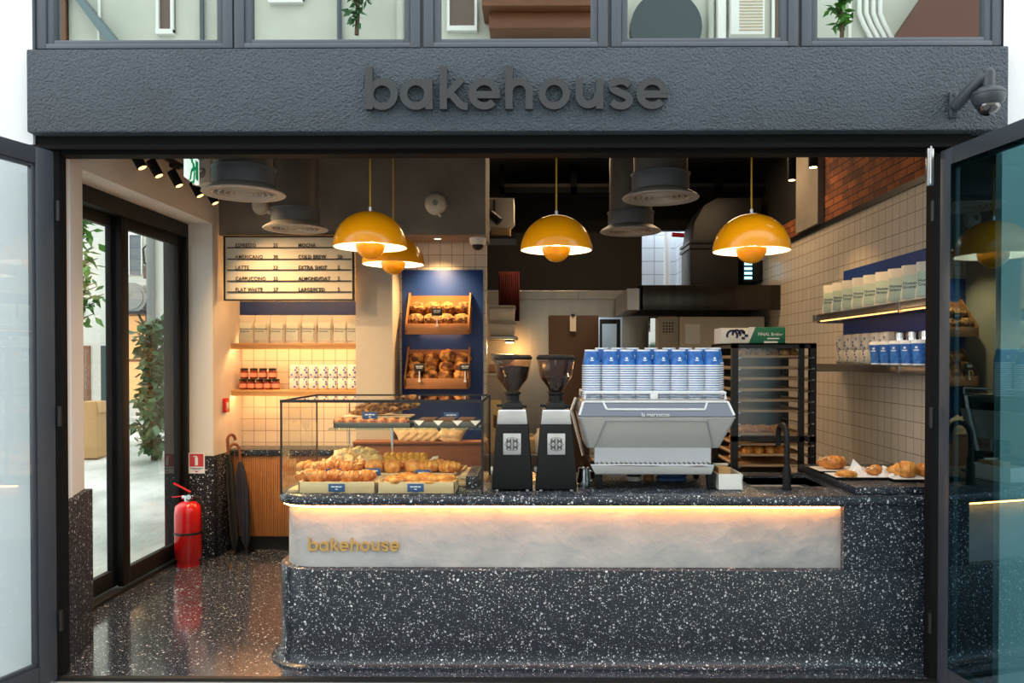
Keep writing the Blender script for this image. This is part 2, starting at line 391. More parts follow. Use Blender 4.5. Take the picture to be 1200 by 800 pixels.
# upper windows
WX = [(45, 274), (276, 493), (497, 712), (716, 934), (938, 1172)]
ZW0 = PZ(55, -.05)
wtop = ZW0+1.3
struct('wall_daylight_screen', MB().box(XL, XR, .3, .4, PZ(170, .42), 7), m_dark, 'added dark screen behind fascia and windows keeping daylight off the ceiling')  # added to stop daylight from the upper windows reaching the ceiling
for i, (a, b_) in enumerate(WX):
    x0, x1 = PX(a, -.05), PX(b_, -.05)
    w = structroot('window_%d' % (i+1), 'upper grey-framed window, %s above the fascia' % nth(i, 5), (x0, -.05, ZW0))
    W = x1-x0; f = .058; g = .04; fv = .03; gv = .026
    mb = MB()
    for (xa, xb, za, zb) in ((0, f, 0, 1.3), (W-f, W, 0, 1.3), (f, W-f, 0, fv), (f, W-f, 1.3-f, 1.3)): mb.box(xa, xb, 0, .1, za, zb, .004)
    o = mb.build('window_frame', m_frame2, w)
    mb = MB(); h = f+g; hv = fv+gv
    for (xa, xb, za, zb) in ((f, h, fv, 1.3-f), (W-h, W-f, fv, 1.3-f), (h, W-h, fv, hv), (h, W-h, 1.3-h, 1.3-f)): mb.box(xa, xb, .012, .08, za, zb, .006)
    mb.build('sash', m_frame2, w)
    MB().box(h, W-h, .045, .052, hv, 1.3-h).build('pane', m_wpane, w, smooth=0)
mb = MB()
for i in range(6):
    x = [XL, (PX(274, -.05)+PX(276, -.05))/2, PX(495, -.05), PX(714, -.05), PX(936, -.05), XR][i]
    if i in (0,): mb.box(XL, PX(45, -.05), -.06, .1, ZF1-.01, 7)
    elif i == 5: mb.box(PX(1172, -.05), XR, -.06, .1, ZF1-.01, 7)
    else: mb.box(x-.02, x+.02, -.03, .1, ZF1-.01, wtop)
struct('trim_5', mb, m_frame, 'grey mullions between the upper windows')
struct('wall_front', MB().box(XL, XR, -.05, .3, wtop, 9), m_fascia, 'grey wall above the upper windows')

# sign: letters traced as strokes (units: thirds of a photo pixel)
def ring(cx, cz, r, a0=0, a1=360, n=40): return [(cx+r*math.cos(math.radians(a0+(a1-a0)*i/n)), cz+r*math.sin(math.radians(a0+(a1-a0)*i/n))) for i in range(n+1)]
def letters(w):
    h = w/2; xh = 110; r = (xh-w)/2; o = []
    def full(cx): return [(ring(cx, 55, r)[:-1], True)]
    def bar(x, z0, z1): return [([(x, z0), (x, z1)], False)]
    o.append(bar(88+h, 2, 152)+full(146))
    o.append(full(264)+bar(310, 2, 108))
    o.append(bar(348+h, 2, 152)+[([(368, 48), (425, 106)], False), ([(384, 58), (418, 20), (428, 13), (445, 11)], False)])
    def e(cx): return [(ring(cx, 55, r, 0, 318), False), ([(cx-r, 52), (cx+r+h, 52)], False)]
    o.append(e(503))
    o.append(bar(577+h, 2, 152)+[([(660, 2), (660, 62)]+ring(625, 62, 35, 0, 180, 20)[1:]+[(590, 40)], False)])
    o.append(full(747))
    o.append([([(834, 108), (834, 48)]+ring(866, 48, 32, 180, 360, 20)[1:]+[(898, 60)], False)]+bar(905, 2, 108))
    s1 = [(1010, 84)]+[(979+30*math.cos(math.radians(a)), 78+20*math.sin(math.radians(a))) for a in range(40, 200, 12)]+[(958, 66), (980, 56), (1000, 46)]
    s2 = [(979+30*math.cos(math.radians(a)), 31+20*math.sin(math.radians(a))) for a in range(20, -150, -12)]+[(947, 26)]
    o.append([(s1+s2, False)])
    o.append(e(1088))
    return o
def lettering(root, px_unit, mat, d, w, x0=0):
    for parts in letters(w):
        xs = [p[0] for pts, c in parts for p in pts]; cx = (min(xs)+max(xs))/2
        mb = MB()
        for k, (pts, c) in enumerate(parts): mb.stroke([((x-cx)*px_unit, z*px_unit) for x, z in pts], w*px_unit, d-.0015*k*d/.03, c)
        mb.build('letter', mat, root, loc=((cx-88-x0)*px_unit, 0, 0), smooth=30)
u = S(-.13)/3
lettering(thing('shop_sign', 'large raised charcoal lettering on the grey stucco fascia', 'sign', P(429.5, 130.6, -.122)), u, m_letter, .03, 25)
u2 = S(.19)*(469-362)/(1142-88)
# security camera on the fascia
p = P(1112, 120, -.12)
cam = thing('security_camera', 'grey dome security camera on a bracket at the right end of the fascia', 'security camera', p)
px = S(-.2)
MB().box(-.2*px*5, 9*px, -.02, 0, -19*px, 12*px, .006).cyl((4*px, -.02, 8*px), (4*px, -.026, 8*px), .01).cyl((4*px, -.02, -15*px), (4*px, -.026, -15*px), .01).build('wall_plate', m_frame, cam)
MB().tube([(6*px, -.02, -6*px), (8*px, -.06, -1*px), (14*px, -.11, 8*px), (20*px, -.16, 16*px), (24*px, -.17, 18*px)], .035, 12).cyl((25*px, -.18, 2*px), (25*px, -.18, 21*px), .032).ball((25*px, -.18, 21*px), .032).build('bracket_arm', m_frame, cam)
MB().lathe([(0, 5*px), (.045, 5*px), (.08, 0), (.086, -2*px), (.086, -8*px), (.076, -13*px), (.064, -16*px), (0, -16*px)], (25*px, -.18, 0), 28).lathe([(.0865, -3*px), (.0885, -3.4*px), (.0885, -4*px), (.0865, -4.4*px)], (25*px, -.18, 0), 28).build('housing', m_frame, cam)
MB().ball((25*px, -.18, -15*px), (.06, .06, .06)).build('dome', glass('smoked_dome', (60, 62, 66), .12, 1.5), cam)

# ground and street in front, threshold
struct('floor_outside', MB().box(-16, 16, -16, -.05, -.08, -.015), M('pavement', (150, 152, 152), .75, var=(4, (128, 130, 132), .25), bump=(30, .3, .006)), 'pale grey pavement in front of the shop')
struct('trim_6', MB().box(XL, XR, -.05, -.015, -.06, .006), m_black, 'black metal threshold strip')
# glass doors
def leaf(name, label, hinge, ang, W, H, gm, side, st=.145, off=0):
    d = structroot(name, label, hinge, ang)           # leaf lies along local -Y from its hinge
    t = .05
    mb = MB(); mb.xf = Matrix.Translation((off, 0, 0))
    for (ya, yb, za, zb) in ((-st, 0, 0, H), (-W, -W+st, 0, H), (-W+st, -st, H-.1, H), (-W+st, -st, 0, .12)): mb.box(-t/2, t/2, ya, yb, za, zb, .006)
    for (ya, yb, za, zb) in ((-st-.02, -st, .12, H-.1), (-W+st, -W+st+.02, .12, H-.1), (-W+st, -st, H-.12, H-.1), (-W+st, -st, .12, .14)): mb.box(-t*.3, t*.3, ya, yb, za, zb, .003)
    mb.build('door_frame', m_frame, d)
    MB().box(-.006, .006, -W+st, -st, .12, H-.1).build('pane', gm, d, smooth=0)
    mb = MB()
    for z in (.35, H/2, H-.35): mb.cyl((side*.035, .012, z-.06), (side*.035, .012, z+.06), .014)
    mb.build('hinge', m_black, d)
    return d
leaf('door_1', 'left glass leaf of the shopfront, folded open outwards', (PX(66, -.02), -.06, .005), -math.atan(.298), 1.05, PZ(178, -.03)-.005, m_frost, 1, .12)
leaf('door_2', 'right teal glass leaf of the shopfront, folded open outwards', (PX(1096, -.02), -.06, .005), math.atan(.15), 1.25, PZ(180, -.03)-.005, m_teal, -1, .1, .025)
mb = MB().box(-.02, .02, -.012, .012, -.11, .11, .004).cyl((0, -.014, -.1), (0, -.014, .12), .006)
tag(mb.build('door_pivot_bracket', m_alu, loc=(PX(1092, -.03)-.03, -.05, PZ(198, -.03))), 'thin steel pivot bracket at the top of the right glass door', 'door hardware')

# ---------------------------------------------------------------- setting: room shell
YB = 3.385          # tiled back wall
XW = 2.86           # right wall
XWL = -3.1          # wall above the sliding doors
ZC = 4.35
struct('floor', MB().box(-3.75, 3.0, -.02, 6.4, -.06, 0), m_terrf, 'polished dark terrazzo floor with white chips', smooth=0)
struct('ceiling', MB().box(-3.75, 3.1, .3, 6.6, ZC, ZC+.1), m_dark, smooth=0)
# left jamb, splayed
A = (-2.905, .12); B = (-3.047, .63)
struct('baseboard_left', MB().prism([A, (-2.905, .06), (-3.8, .06), (-3.8, .63), B], 0, 1.03, 'XY', bev=.006), m_terrj, 'dark terrazzo cladding on the left entrance pier')
struct('wall_pier', MB().prism([(A[0]-.03, A[1]), (-2.935, .06), (-3.8, .06), (-3.8, .625), (B[0]-.055, .625)], 1.03, ZC, 'XY'), m_plaster, 'white plaster entrance pier above the terrazzo')
struct('wall_above_doors', MB().box(-3.75, XWL, .6, 2.76, 3.215, ZC), m_plaster, 'plaster wall above the sliding doors')
YC = 2.755
struct('wall_column', MB().prism([(-3.46, YC), (-3.112, YC), (-3.085, YB+.02), (-3.46, YB+.02)], .98, ZC, 'XY'), m_plaster, 'warm white plaster column beside the shelves')
struct('baseboard_column', MB().prism([(-3.46, YC-.02), (-3.095, YC-.02), (-3.07, YB), (-3.46, YB)], 0, .985, 'XY', bev=.005), m_terrj, 'dark terrazzo base of the column')
struct('wall_rear', MB().box(-3.3, PX(570, YB), YB, YB+.15, 0, 3.3), m_tileb, 'cream square tiled wall behind the shelves and bread display', smooth=0)
YP = 2.985
struct('wall_pillar', MB().box(PX(417, YP), PX(460, YP), YP, YB+.02, 0, 3.3), m_pillar, 'plain beige pillar between shelves and bread board', smooth=0)
YBE = 2.9
struct('ceiling_beam', MB().box(-3.12, PX(569, YBE), YBE, YB+.15, PZ(275, YBE), ZC), m_beam, 'raw concrete downstand beam above the menu board', smooth=0)
# right wall
zbl = CZ+.463*XW
struct('wall_tiles', MB().box(XW, XW+.15, .12, 6.1, 0, zbl-.03), m_tiler, 'cream tiled wall on the right', smooth=0)
struct('trim_7', MB().box(XW-.02, XW+.05, .12, 6.1, zbl-.03, zbl+.02), m_black, 'black strip between tiles and brick', smooth=0)
struct('wall_right_upper', MB().box(XW, XW+.15, 3.7, 6.1, zbl+.22, ZC), m_dark, 'upper kitchen wall coloured dark in place of unlit brick', smooth=0)  # dark colour stands in for brick left in darkness
struct('wall_brick', MB().box(XW, XW+.15, .12, 3.7, zbl+.02, ZC).box(XW, XW+.15, 3.7, 6.1, zbl+.02, zbl+.22), m_brick, 'red brick wall above the tiles on the right', smooth=0)
struct('wall_pilaster', MB().box(XW-.06, XW+.01, 3.06, 3.7, zbl+.02, ZC), m_beam, 'concrete pilaster beside the brick', smooth=0)
# kitchen back
YK = 5.9
struct('wall_kitchen', MB().box(-2.2, PX(752, YK), YK, YK+.12, PZ(340, YK), ZC).box(PX(806, YK), 3.1, YK, YK+.12, 0, ZC).box(PX(752, YK), PX(806, YK), YK, YK+.12, PZ(270, YK), ZC).box(PX(790, YK), PX(806, YK), YK, YK+.12, 0, PZ(335, YK)), m_dark, 'dark rear wall of the kitchen', smooth=0)
struct('wall_kitchen_side', MB().box(-2.3, -2.2, YB+.15, YK, 0, ZC), m_dark, smooth=0)
# steel cold-room front
xs = [PX(q, YK) for q in (577, 627, 645, 790)]
mb = MB()
dz = PZ(372, YK); xd0, xd1 = PX(645, YK), PX(727, YK)
mb.box(-1.5, PX(627, YK)+.02, YK-.045, YK, 0, PZ(350, YK)).box(PX(777, YK)-.02, PX(777, YK)+.03, YK-.045, YK, 0, PZ(350, YK)).box(-1.5, PX(627, YK)-.004, YK-.06, YK, 0, PZ(350, YK)).box(PX(627, YK)+.004, xd0-.01, YK-.06, YK, 0, PZ(350, YK))
mb.box(xd0-.01, xd1+.02, YK-.06, YK, dz, PZ(350, YK)).box(xd1+.02, PX(777, YK), YK-.06, YK, 0, PZ(350, YK)).box(PX(777, YK)+.005, PX(792, YK), YK-.05, YK, 0, PZ(350, YK))
for a, c in ((560, 676.9), (677.1, 745)): mb.box(PX(a, YK), PX(c, YK), YK-.09, YK, PZ(351, YK), PZ(341, YK), .004)
struct('wall_cold_room', mb, m_steel, 'brushed steel front of the cold room at the back', smooth=0)
struct('wall_cold_room_inside', MB().box(xd0-.3, xd1+.3, YK+.9, YK+1, 0, 2.8).box(xd0-.3, xd1+.3, YK+.1, YK+.9, -.05, 0), m_lit, 'pale inside of the cold room', smooth=0)
d = structroot('door_5', 'brown cold-room door standing open', (PX(643, YK-.08), YK-.08, .1))
w_ = PX(701, YK-.08)-PX(643, YK-.08)
MB().box(0, w_, -.05, 0, 0, PZ(370, YK)-.1, .008).build('door_panel', m_brown, d)
MB().box(-.09, .02, -.09, -.05, 1.6, 1.78, .006).box(-.09, .02, -.09, -.05, .4, .58, .006).build('hinge', m_alu, d)
MB().box(.08, .1, -.07, -.05, 1.72, 1.82, .004).build('handle', m_alu, d)
d = structroot('door_6', 'narrow black-framed glass door of the cold room', (PX(703, YK-.07), YK-.07, 0))
w_ = PX(727, YK-.07)-PX(703, YK-.07); h_ = PZ(374, YK-.07)
mb = MB()
for (xa, xb, za, zb) in ((0, .03, 0, h_), (w_-.05, w_, 0, h_), (.03, w_-.05, h_-.06, h_), (.03, w_-.05, 0, .1), (.03, w_-.05, 1.75, 1.9)): mb.box(xa, xb, 0, .05, za, zb, .004)
mb.build('door_frame', m_black, d)
MB().box(.03, w_-.05, .02, .03, .1, h_-.06).build('pane', m_pane, d, smooth=0)
# black steel frame of the mezzanine above the kitchen
YM = 5.0
mb = MB().box(PX(586, YM), XW, YM, YM+.08, PZ(226, YM), PZ(219, YM)).box(PX(586, YM), PX(591, YM), YM, YM+.08, PZ(226, YM), ZC).box(PX(669, YM), PX(676, YM), YM, YM+.08, PZ(226, YM), ZC).box(PX(838, YM), PX(846, YM), YM, YM+.08, PZ(226, YM), ZC)
struct('trim_8', mb, M('black_steel_matte', (12, 12, 12), .9, spec=.05), 'black steel mezzanine frame above the kitchen', smooth=0)
struct('ceiling_mezzanine', MB().box(PX(590, YM), XW, YM+.08, YK, PZ(219, YM), PZ(219, YM)+.06), m_dark, smooth=0)
# bright tiled room behind the opening at the back
struct('wall_scullery', MB().box(PX(752, YK)-.1, PX(806, YK)+.9, YK+1.2, YK+1.3, 1.5, ZC).box(PX(806, YK)+.05, PX(806, YK)+.1, YK+.12, YK+1.2, 1.5, ZC), gridmat('scullery_tile', 0, .2, .2, (226, 232, 238), (222, 228, 235), (160, 166, 172), .006), 'bright white tiled room behind the kitchen', smooth=0)
# left sliding doors
XD = -3.44
dn = CZ+.375*3.44
def slide(name, label, x, y0, y1, st):
    d = structroot(name, label, (x, y0, 0)); W = y1-y0; H = dn-.12; t = .05
    mb = MB()
    for (ya, yb, za, zb) in ((0, st, .05, H), (W-st, W, .05, H), (st, W-st, .05, .19), (st, W-st, H-.1, H)): mb.box(-t/2, t/2, ya, yb, za, zb, .004)
    mb.build('door_frame', m_bmatte, d)
    MB().box(-.005, .005, st, W-st, .19, H-.1).build('pane', m_pane, d, smooth=0)
slide('door_3', 'near sliding glass door to the alley', XD-.04, .62, 1.72, .11)
slide('door_4', 'far sliding glass door to the alley', XD+.03, 1.64, 2.74, .11)
mb = MB().box(XD-.12, XD+.1, .62, 2.755, dn-.13, dn, .004).box(XD-.12, XD+.055, .62, 2.755, 0, .03, .004).box(XD-.12, XD+.1, 2.70, 2.755, .05, dn-.13, .004)
struct('trim_9', mb, m_bmatte, 'black frame and track of the sliding doors')
# ---------------------------------------------------------------- alley seen through the sliding doors
YA = 9.0
gz = lambda y: max(0, (y-2.2))*.83/6.8
mb = MB().prism([(.3, -.12), (.3, -.02), (2.2, -.02), (YA+3, gz(YA+3)), (YA+3, -.12)], -16, XD-.1, 'YZ')
struct('floor_alley', mb, m_street, 'pale wet concrete of the sloping alley', smooth=0)
def A_(px, py, Y=YA): return P(px, py, Y)
xa0, xa1 = A_(40, 0).x, A_(262, 0).x
ax = lambda q: A_(q, 400).x
az = lambda q: A_(150, q).z
struct('wall_alley', MB().box(xa0-6, ax(139), YA, YA+.3, 0, 9).box(ax(139), ax(168), YA+.02, YA+.3, 0, az(285)).box(ax(168), ax(191), YA, YA+.3, 0, 9).box(ax(191), xa1, YA-.5, YA+.3, 0, 9), M('alley_render', (224, 224, 216), .85, var=(1.5, (198, 198, 190), .25)), 'pale weathered building across the alley', smooth=0)
struct('wall_alley_upper', MB().box(ax(139), ax(168), YA+.02, YA+.3, az(285), 9), gridmat('ochre_block', 0, .5, .22, (196, 176, 120), (176, 158, 106), (150, 136, 100), .02, .5, .8), 'ochre block wall of the alley building', smooth=0)
def alley(name, label, cat, x0, x1, y0, y1, d, m, Y=YA, bev=.01): return tag(MB().box(ax(x0), ax(x1), Y-d, Y, az(y1), az(y0), bev).build(name, m), label, cat)
w = structroot('window_6', 'tall shuttered window of the alley building', (ax(147), YA-.03, az(322)))
h_ = az(272)-az(322); W_ = ax(168)-ax(147)
MB().box(0, W_*.3, 0, .03, 0, h_).box(W_*.3, W_, 0, .03, h_*.93, h_).box(W_*.94, W_, 0, .03, 0, h_).build('window_frame', m_signw, w)
MB().box(W_*.3, W_*.94, .015, .03, 0, h_*.93).build('pane', M('dim_pane', (96, 104, 110), .15), w)
acu = thing('air_conditioner', 'white outdoor air conditioner on a bracket across the alley', 'air conditioner', (ax(148), YA-.02, az(366)))
W_ = ax(186)-ax(148); h_ = az(337)-az(366)
MB().box(0, W_, -.5, 0, 0, h_, .02).build('casing', M('ac_casing', (214, 212, 202), .6), acu)
MB().lathe([(.0, .01), (.06, .02), (.06, .03), (.2, .03), (.2, .02), (.26, .02), (.26, .0), (0, 0)], (W_*.66, -.5, h_*.5), 24, 0, 'Y').box(.04, W_*.34, -.51, -.5, h_*.12, h_*.88).build('fan_grille', M('ac_grille', (150, 150, 146), .6), acu)
MB().box(-.05, W_+.05, -.55, 0, -.06, -.01).tube([(.02, -.5, -.04), (.02, -.03, -.5)], .02, 6).tube([(W_-.1, -.5, -.04), (W_-.1, -.03, -.5)], .02, 6).build('bracket', m_black, acu)
sh = structroot('window_7', 'warmly lit shop window across the alley', (ax(147), YA-.04, az(470)))
W_ = ax(175)-ax(147); h_ = az(367)-az(470)
MB().box(0, W_, .02, .04, 0, h_).build('pane', M('warm_pane', (226, 170, 110), .3, emit=((255, 190, 120), .5)), sh)
MB().box(0, .05, 0, .03, 0, h_).box(W_-.05, W_, 0, .03, 0, h_).box(0, W_, 0, .03, h_-.05, h_).box(0, W_, 0, .03, h_*.45, h_*.48).build('window_frame', m_brownw, sh)
tag(MB().box(ax(172), ax(190), YA-.12, YA, az(327), az(312), .01).build('wall_sign', M('brown_sign', (96, 78, 62), .6)), 'small dark brown signboard on the alley wall', 'sign')
tag(MB().tube([(ax(171), YA-.04, az(308)), (ax(170), YA-.05, az(292)), (ax(175), YA-.06, az(287)), (ax(186), YA-.04, az(291)), (ax(191), YA-.04, az(296))], .018, 6).tube([(ax(171), YA-.04, az(308)), (ax(176), YA-.05, az(312)), (ax(178), YA-.04, az(313))], .018, 6).build('loose_cable', m_rub), 'black cable looping over the pale alley wall', 'cable')
tag(MB().box(ax(192), ax(199), YA-.62, YA-.5, 0, 8, .02).build('drain_duct', M('grey_duct', (128, 130, 128), .6)), 'grey square drainpipe on the alley building', 'drainpipe')
w = structroot('window_8', 'small ground floor window of the alley building', (ax(97), YA-.03, az(482)))
MB().box(0, ax(106)-ax(97), 0, .03, 0, az(405)-az(482)).build('window_frame', m_brownw, w)
MB().box(.05, ax(105)-ax(97)-.03, -.005, .0, .06, az(408)-az(482)).build('pane', M('dim_pane2', (110, 96, 84), .2), w)
w = structroot('door_7', 'dark doorway of the alley building', (ax(119), YA-.03, az(487)))
MB().box(0, ax(128)-ax(119), 0, .03, 0, az(405)-az(487)).build('door_panel', M('green_door', (52, 66, 64), .5), w)
YBX = 6.4
bx = thing('cardboard_box', 'open cardboard box standing in the alley', 'box', P(111, 500, YBX)); bx.location.z = gz(YBX)
s_ = S(YBX); hb = (P(111, 470, YBX).z-gz(YBX))
MB().box(-14*s_, 12*s_, -.2, .2, 0, hb, .004).build('box_body', m_cardbox, bx)
MB().prism([(12*s_, hb), (15*s_, hb-.15), (13*s_, hb-.15)], -.2, .2, 'XZ').prism([(-14*s_, hb), (-18*s_, hb-.1), (-17*s_, hb-.12)], -.2, .2).build('flap', m_cardbox, bx)
YTB = 7.2
tb = thing('folding_table', 'white folding table in the alley', 'table', P(184, 480, YTB)); tb.location.z = gz(YTB); s_ = S(YTB); ht = PZ(487, YTB, 180)-gz(YTB)
MB().box(-22*s_, 26*s_, -.25, .25, ht-.04, ht, .01).build('tabletop', m_signw, tb)
for q in (-1, 1): MB().tube([(q*17*s_, -.2, ht-.04), (q*10*s_, .2, 0)], .015, 6).build('leg', m_black, tb)
# plants: leaf blades scattered on twigs
def leafblade(mb, p, d, n, L, w, m=0):
    d = d.normalized(); a = d.cross(n).normalized()*w; n2 = a.cross(d).normalized()
    q = [p, p+d*L*.45+a-n2*L*.05, p+d*L-n2*L*.12, p+d*L*.45-a-n2*L*.05]
    t = n2*.003
    mb.hull([v+t for v in q]+[v-t for v in q], m)
def plant(name, label, base, h, spread, n, leafm, L, wv, low, seed, cat='plant', crownz=None):
    r = random.Random(seed); t = thing(name, label, cat, base)
    mb = MB().tube([(0, 0, 0), (.03, 0, h*.4), (-.02, .02, h*.75), (.0, 0, h)], [.05, .045, .035, .015], 8)
    tips = []
    for i in range(int(n/10)):
        z = h*(low+(1-low)*r.random()); a = r.random()*2*PI; rr = spread*(.35+.65*r.random())
        q = Vector((math.cos(a)*rr, math.sin(a)*rr, z+spread*.2)); mb.tube([(0, 0, z-.1), q*.6+Vector((0, 0, z*.38)), q], [.014, .01, .005], 5); tips.append((q, z))
    mb.build('stem' if h < 3 else 'trunk', m_bark, t)
    mb = MB()
    b = bmesh.new()
    for q, z in tips:
        for k in range(10):
            f = r.random(); p = Vector((q.x*f, q.y*f, z-.1+(q.z-z+.1)*f))+Vector((r.gauss(0, .07), r.gauss(0, .07), r.gauss(0, .07)))*spread*1.4
            d = Vector((r.gauss(0, 1), r.gauss(0, 1), r.gauss(-.5, .5))).normalized(); nn = Vector((r.gauss(0, .5), r.gauss(0, .5), 1)).normalized()
            a = d.cross(nn).normalized()*wv*(.7+.6*r.random()); l = L*(.7+.6*r.random()); n2 = a.cross(d).normalized()
            v = [b.verts.new(x) for x in (p, p+d*l*.4+a-n2*l*.04, p+d*l-n2*l*.14, p+d*l*.4-a-n2*l*.04)]; b.faces.new((v[0], v[1], v[2])); b.faces.new((v[0], v[2], v[3]))
    mb._merge(b)
    mb.build('foliage', leafm, t, smooth=0)
    return t
p = P(98, 420, 5.6)
tr = plant('street_tree', 'leafy green tree in the alley beyond the near sliding door', (p.x-.42, 5.6, gz(5.6)), 4.6, .62, 4200, m_leaf, .2, .042, .42, 3, 'tree')
p = P(190, 420, 6.2)
sp_ = plant('tall_shrub', 'dark glossy shrub against the alley building', (p.x-.12, 6.2, gz(6.2)+.0), PZ(375, 6.2, 190)-gz(6.2), .3, 900, m_leafd, .15, .055, .1, 5, 'shrub')
# buildings across the street (mirrored by the upper windows)
YO = -13.0
ox = lambda px: (px-628)/51.0
struct('wall_opposite', MB().box(-14, 14, YO-.5, YO, 0, 13), m_skyw, 'pale building across the street', smooth=0)
def opp(name, label, cat, a, b_, z0, z1, d, m, bev=.02): return tag(MB().box(ox(a), ox(b_), YO, YO+d, z0, z1, bev).build(name, m), label, cat)
for i, (a, b_, z0, z1) in enumerate([(55, 82, 9, 11), (187, 207, 9.35, 11.5), (318, 358, 10.05, 11.3), (525, 560, 9.4, 11), (900, 925, 9, 10.8)]):
    w = structroot('window_%d' % (9+i), 'window of the pale building across the street, %s' % nth(i, 5), (ox(a), YO, z0)); W_ = ox(b_)-ox(a); h_ = z1-z0
    MB().box(0, W_, 0, .04, 0, h_).build('pane', M('dark_pane', (104, 84, 74), .15), w)
    MB().box(0, .06, 0, .12, 0, h_).box(W_-.06, W_, 0, .12, 0, h_).box(0, W_, 0, .14, -.05, .06).box(0, W_, 0, .12, h_-.06, h_).build('window_frame', m_signw if i else m_brownw, w)
cn = opp('wooden_canopy', 'dark timber canopy across the street', 'canopy', 568, 700, 9.55, 10.15, .9, m_brownw)
MB().box(ox(575), ox(695), YO, YO+.6, 9.2, 9.55, .02).build('fascia_board', m_brownw, cn)
tag(MB().lathe([(0, 0), (.8, 0), (.8, .3), (0, .3)], (ox(777), YO+.3, 9.35), 32, 0, 'Y').build('arched_hood', M('slate', (62, 72, 78), .5)), 'dark round arch across the street', 'arch')
t = thing('wall_air_conditioner', 'white air conditioner with grille across the street', 'air conditioner', (ox(850), YO, 9.15))
MB().box(0, .75, 0, .35, 0, 1.3, .02).build('casing', m_signw, t)
mb = MB()
for i in range(16): mb.box(.18, .7, .35, .37, .08+.07*i, .11+.07*i)
mb.build('louver', M('ac_tan', (196, 178, 150), .6), t)
tag(MB().box(ox(836), ox(846), YO, YO+.25, 8.6, 11, .03).build('white_duct', m_signw), 'white vertical duct beside the air conditioner across the street', 'duct')
for i in range(4):
    x = ox(1000+8*i)
    tag(MB().tube([(x, YO+.12, 12), (x, YO+.12, 9.7), (x+.1, YO+.12, 9.45), (x+.35, YO+.12, 9.0), (x+.4, YO+.12, 8.5)], .05, 8).build('white_pipe', m_signw), 'white bent wall pipe across the street, %s of the four bent ones' % nth(i, 4), 'pipe', 'pipes across the street')
tag(MB().prism([(ox(1020), 8.6), (ox(1090), 10.6), (ox(1135), 10.6), (ox(1135), 8.6)], YO, YO+.6).build('red_roof', M('dark_red_tiles', (98, 58, 48), .6)), 'dark red pitched roof across the street', 'roof')
tag(MB().prism([(ox(85), 10.4), (ox(92), 10.4), (ox(150), 9.0), (ox(138), 9.0)], YO+.01, YO+.4).build('outdoor_stair', M('grey_stair', (110, 126, 132), .6)), 'grey diagonal stair on the building across the street', 'stair')
plant('rooftop_plant', 'small green plant on a ledge across the street', (ox(967), YO+.75, 8.8), 1.2, .3, 120, m_leaf, .2, .06, .3, 8)
plant('balcony_plant', 'dark straggly plant across the street', (ox(428), YO+.75, 9.0), 1.3, .35, 120, m_leafd, .2, .06, .2, 9)

for i, q in enumerate((120, 240, 262, 300, 400, 470, 505, 715, 830, 990, 1150)):
    x = ox(q)
    tag(MB().tube([(x, YO+.08, 7.5), (x, YO+.08, 12.5)], .035+.02*(i % 3), 8).build('wall_pipe', (m_signw, m_frame2, m_skyw)[i % 3]), 'thin vertical pipe on the building across the street, %s from the left' % ORD[i], 'pipe', 'thin pipes across the street')
# ---------------------------------------------------------------- service counter
YF = .15; ZT = 1.07; ZS = 1.005
XCL = PX(316, YF, 700); rc = .26; YCB = 1.16
def cl(o, z, xr=XW-.003, yb=YCB):       # counter outline pushed outwards by o at height z
    pts = [(XCL-o, yb, z)]
    c = (XCL+rc, YF+rc); r = rc+o
    for i in range(13):
        a = PI+PI/2*i/12; pts.append((c[0]+r*math.cos(a), c[1]+r*math.sin(a), z))
    return pts+[(xr, YF-o, z), (xr, yb, z)]
zp = PZ(667, YF); XPR = PX(990, YF)
ctr = thing('service_counter', 'long dark terrazzo counter with a pale cement band and rounded left corner', 'counter', (0, 0, 0))
mb = MB().outline([cl(.062, .0), cl(.062, .012), cl(.04, .018), cl(.022, .03), cl(.01, .05), cl(.003, .08), cl(0, .11), cl(0, zp-.012), cl(-.004, zp-.003), cl(-.012, zp)])
mb.box(XPR, XW-.003, YF, YCB, zp-.002, ZS+.004)
mb.build('terrazzo_base', m_terr, ctr, smooth=50)
MB().outline([cl(-.05, zp-.01, XPR, YCB-.05), cl(-.05, ZS, XPR, YCB-.05)]).build('cement_band', m_conc, ctr, smooth=50)
MB().outline([cl(-.03, ZS-.012, XPR-.01, YCB-.3), cl(-.03, ZS-.004, XPR-.01, YCB-.3)])
# worktop made of strips round the sink
sx0, sx1 = PX(868, .8), PX(955, .8); sy0, sy1 = .52, .98
def top(o, z, xr): return cl(o, z, xr)
mb = MB().outline([cl(-.004, ZS, sx0), cl(.006, ZS+.01, sx0), cl(.008, ZS+.03, sx0), cl(.002, ZT-.012, sx0), cl(-.012, ZT, sx0)])
def strip(x0, x1, y0, y1): mb.outline([[(x0, y0, z), (x1, y0, z), (x1, y1, z), (x0, y1, z)] for z in (ZS, ZT)])
yf = YF-.008
mb.prism([(sy0, ZS), (YF+.004, ZS), (YF-.006, ZS+.01), (YF-.008, ZS+.03), (YF-.002, ZT-.012), (YF+.012, ZT), (sy0, ZT)], sx0, XW-.003, 'YZ')
strip(sx0, sx1, sy1, YCB); strip(sx1, XW-.003, sy0, YCB)
mb.build('worktop', m_terr, ctr, smooth=50)
MB().box(sx0-.01, sx1+.01, sy0-.01, sy1+.01, ZS-.16, ZS-.15).box(sx0-.01, sx0, sy0-.01, sy1+.01, ZS-.15, ZS+.05).box(sx1, sx1+.01, sy0-.01, sy1+.01, ZS-.15, ZS+.05).box(sx0, sx1, sy0-.01, sy0, ZS-.15, ZS+.05).box(sx0, sx1, sy1, sy1+.01, ZS-.15, ZS+.05).build('sink', m_alu, ctr)
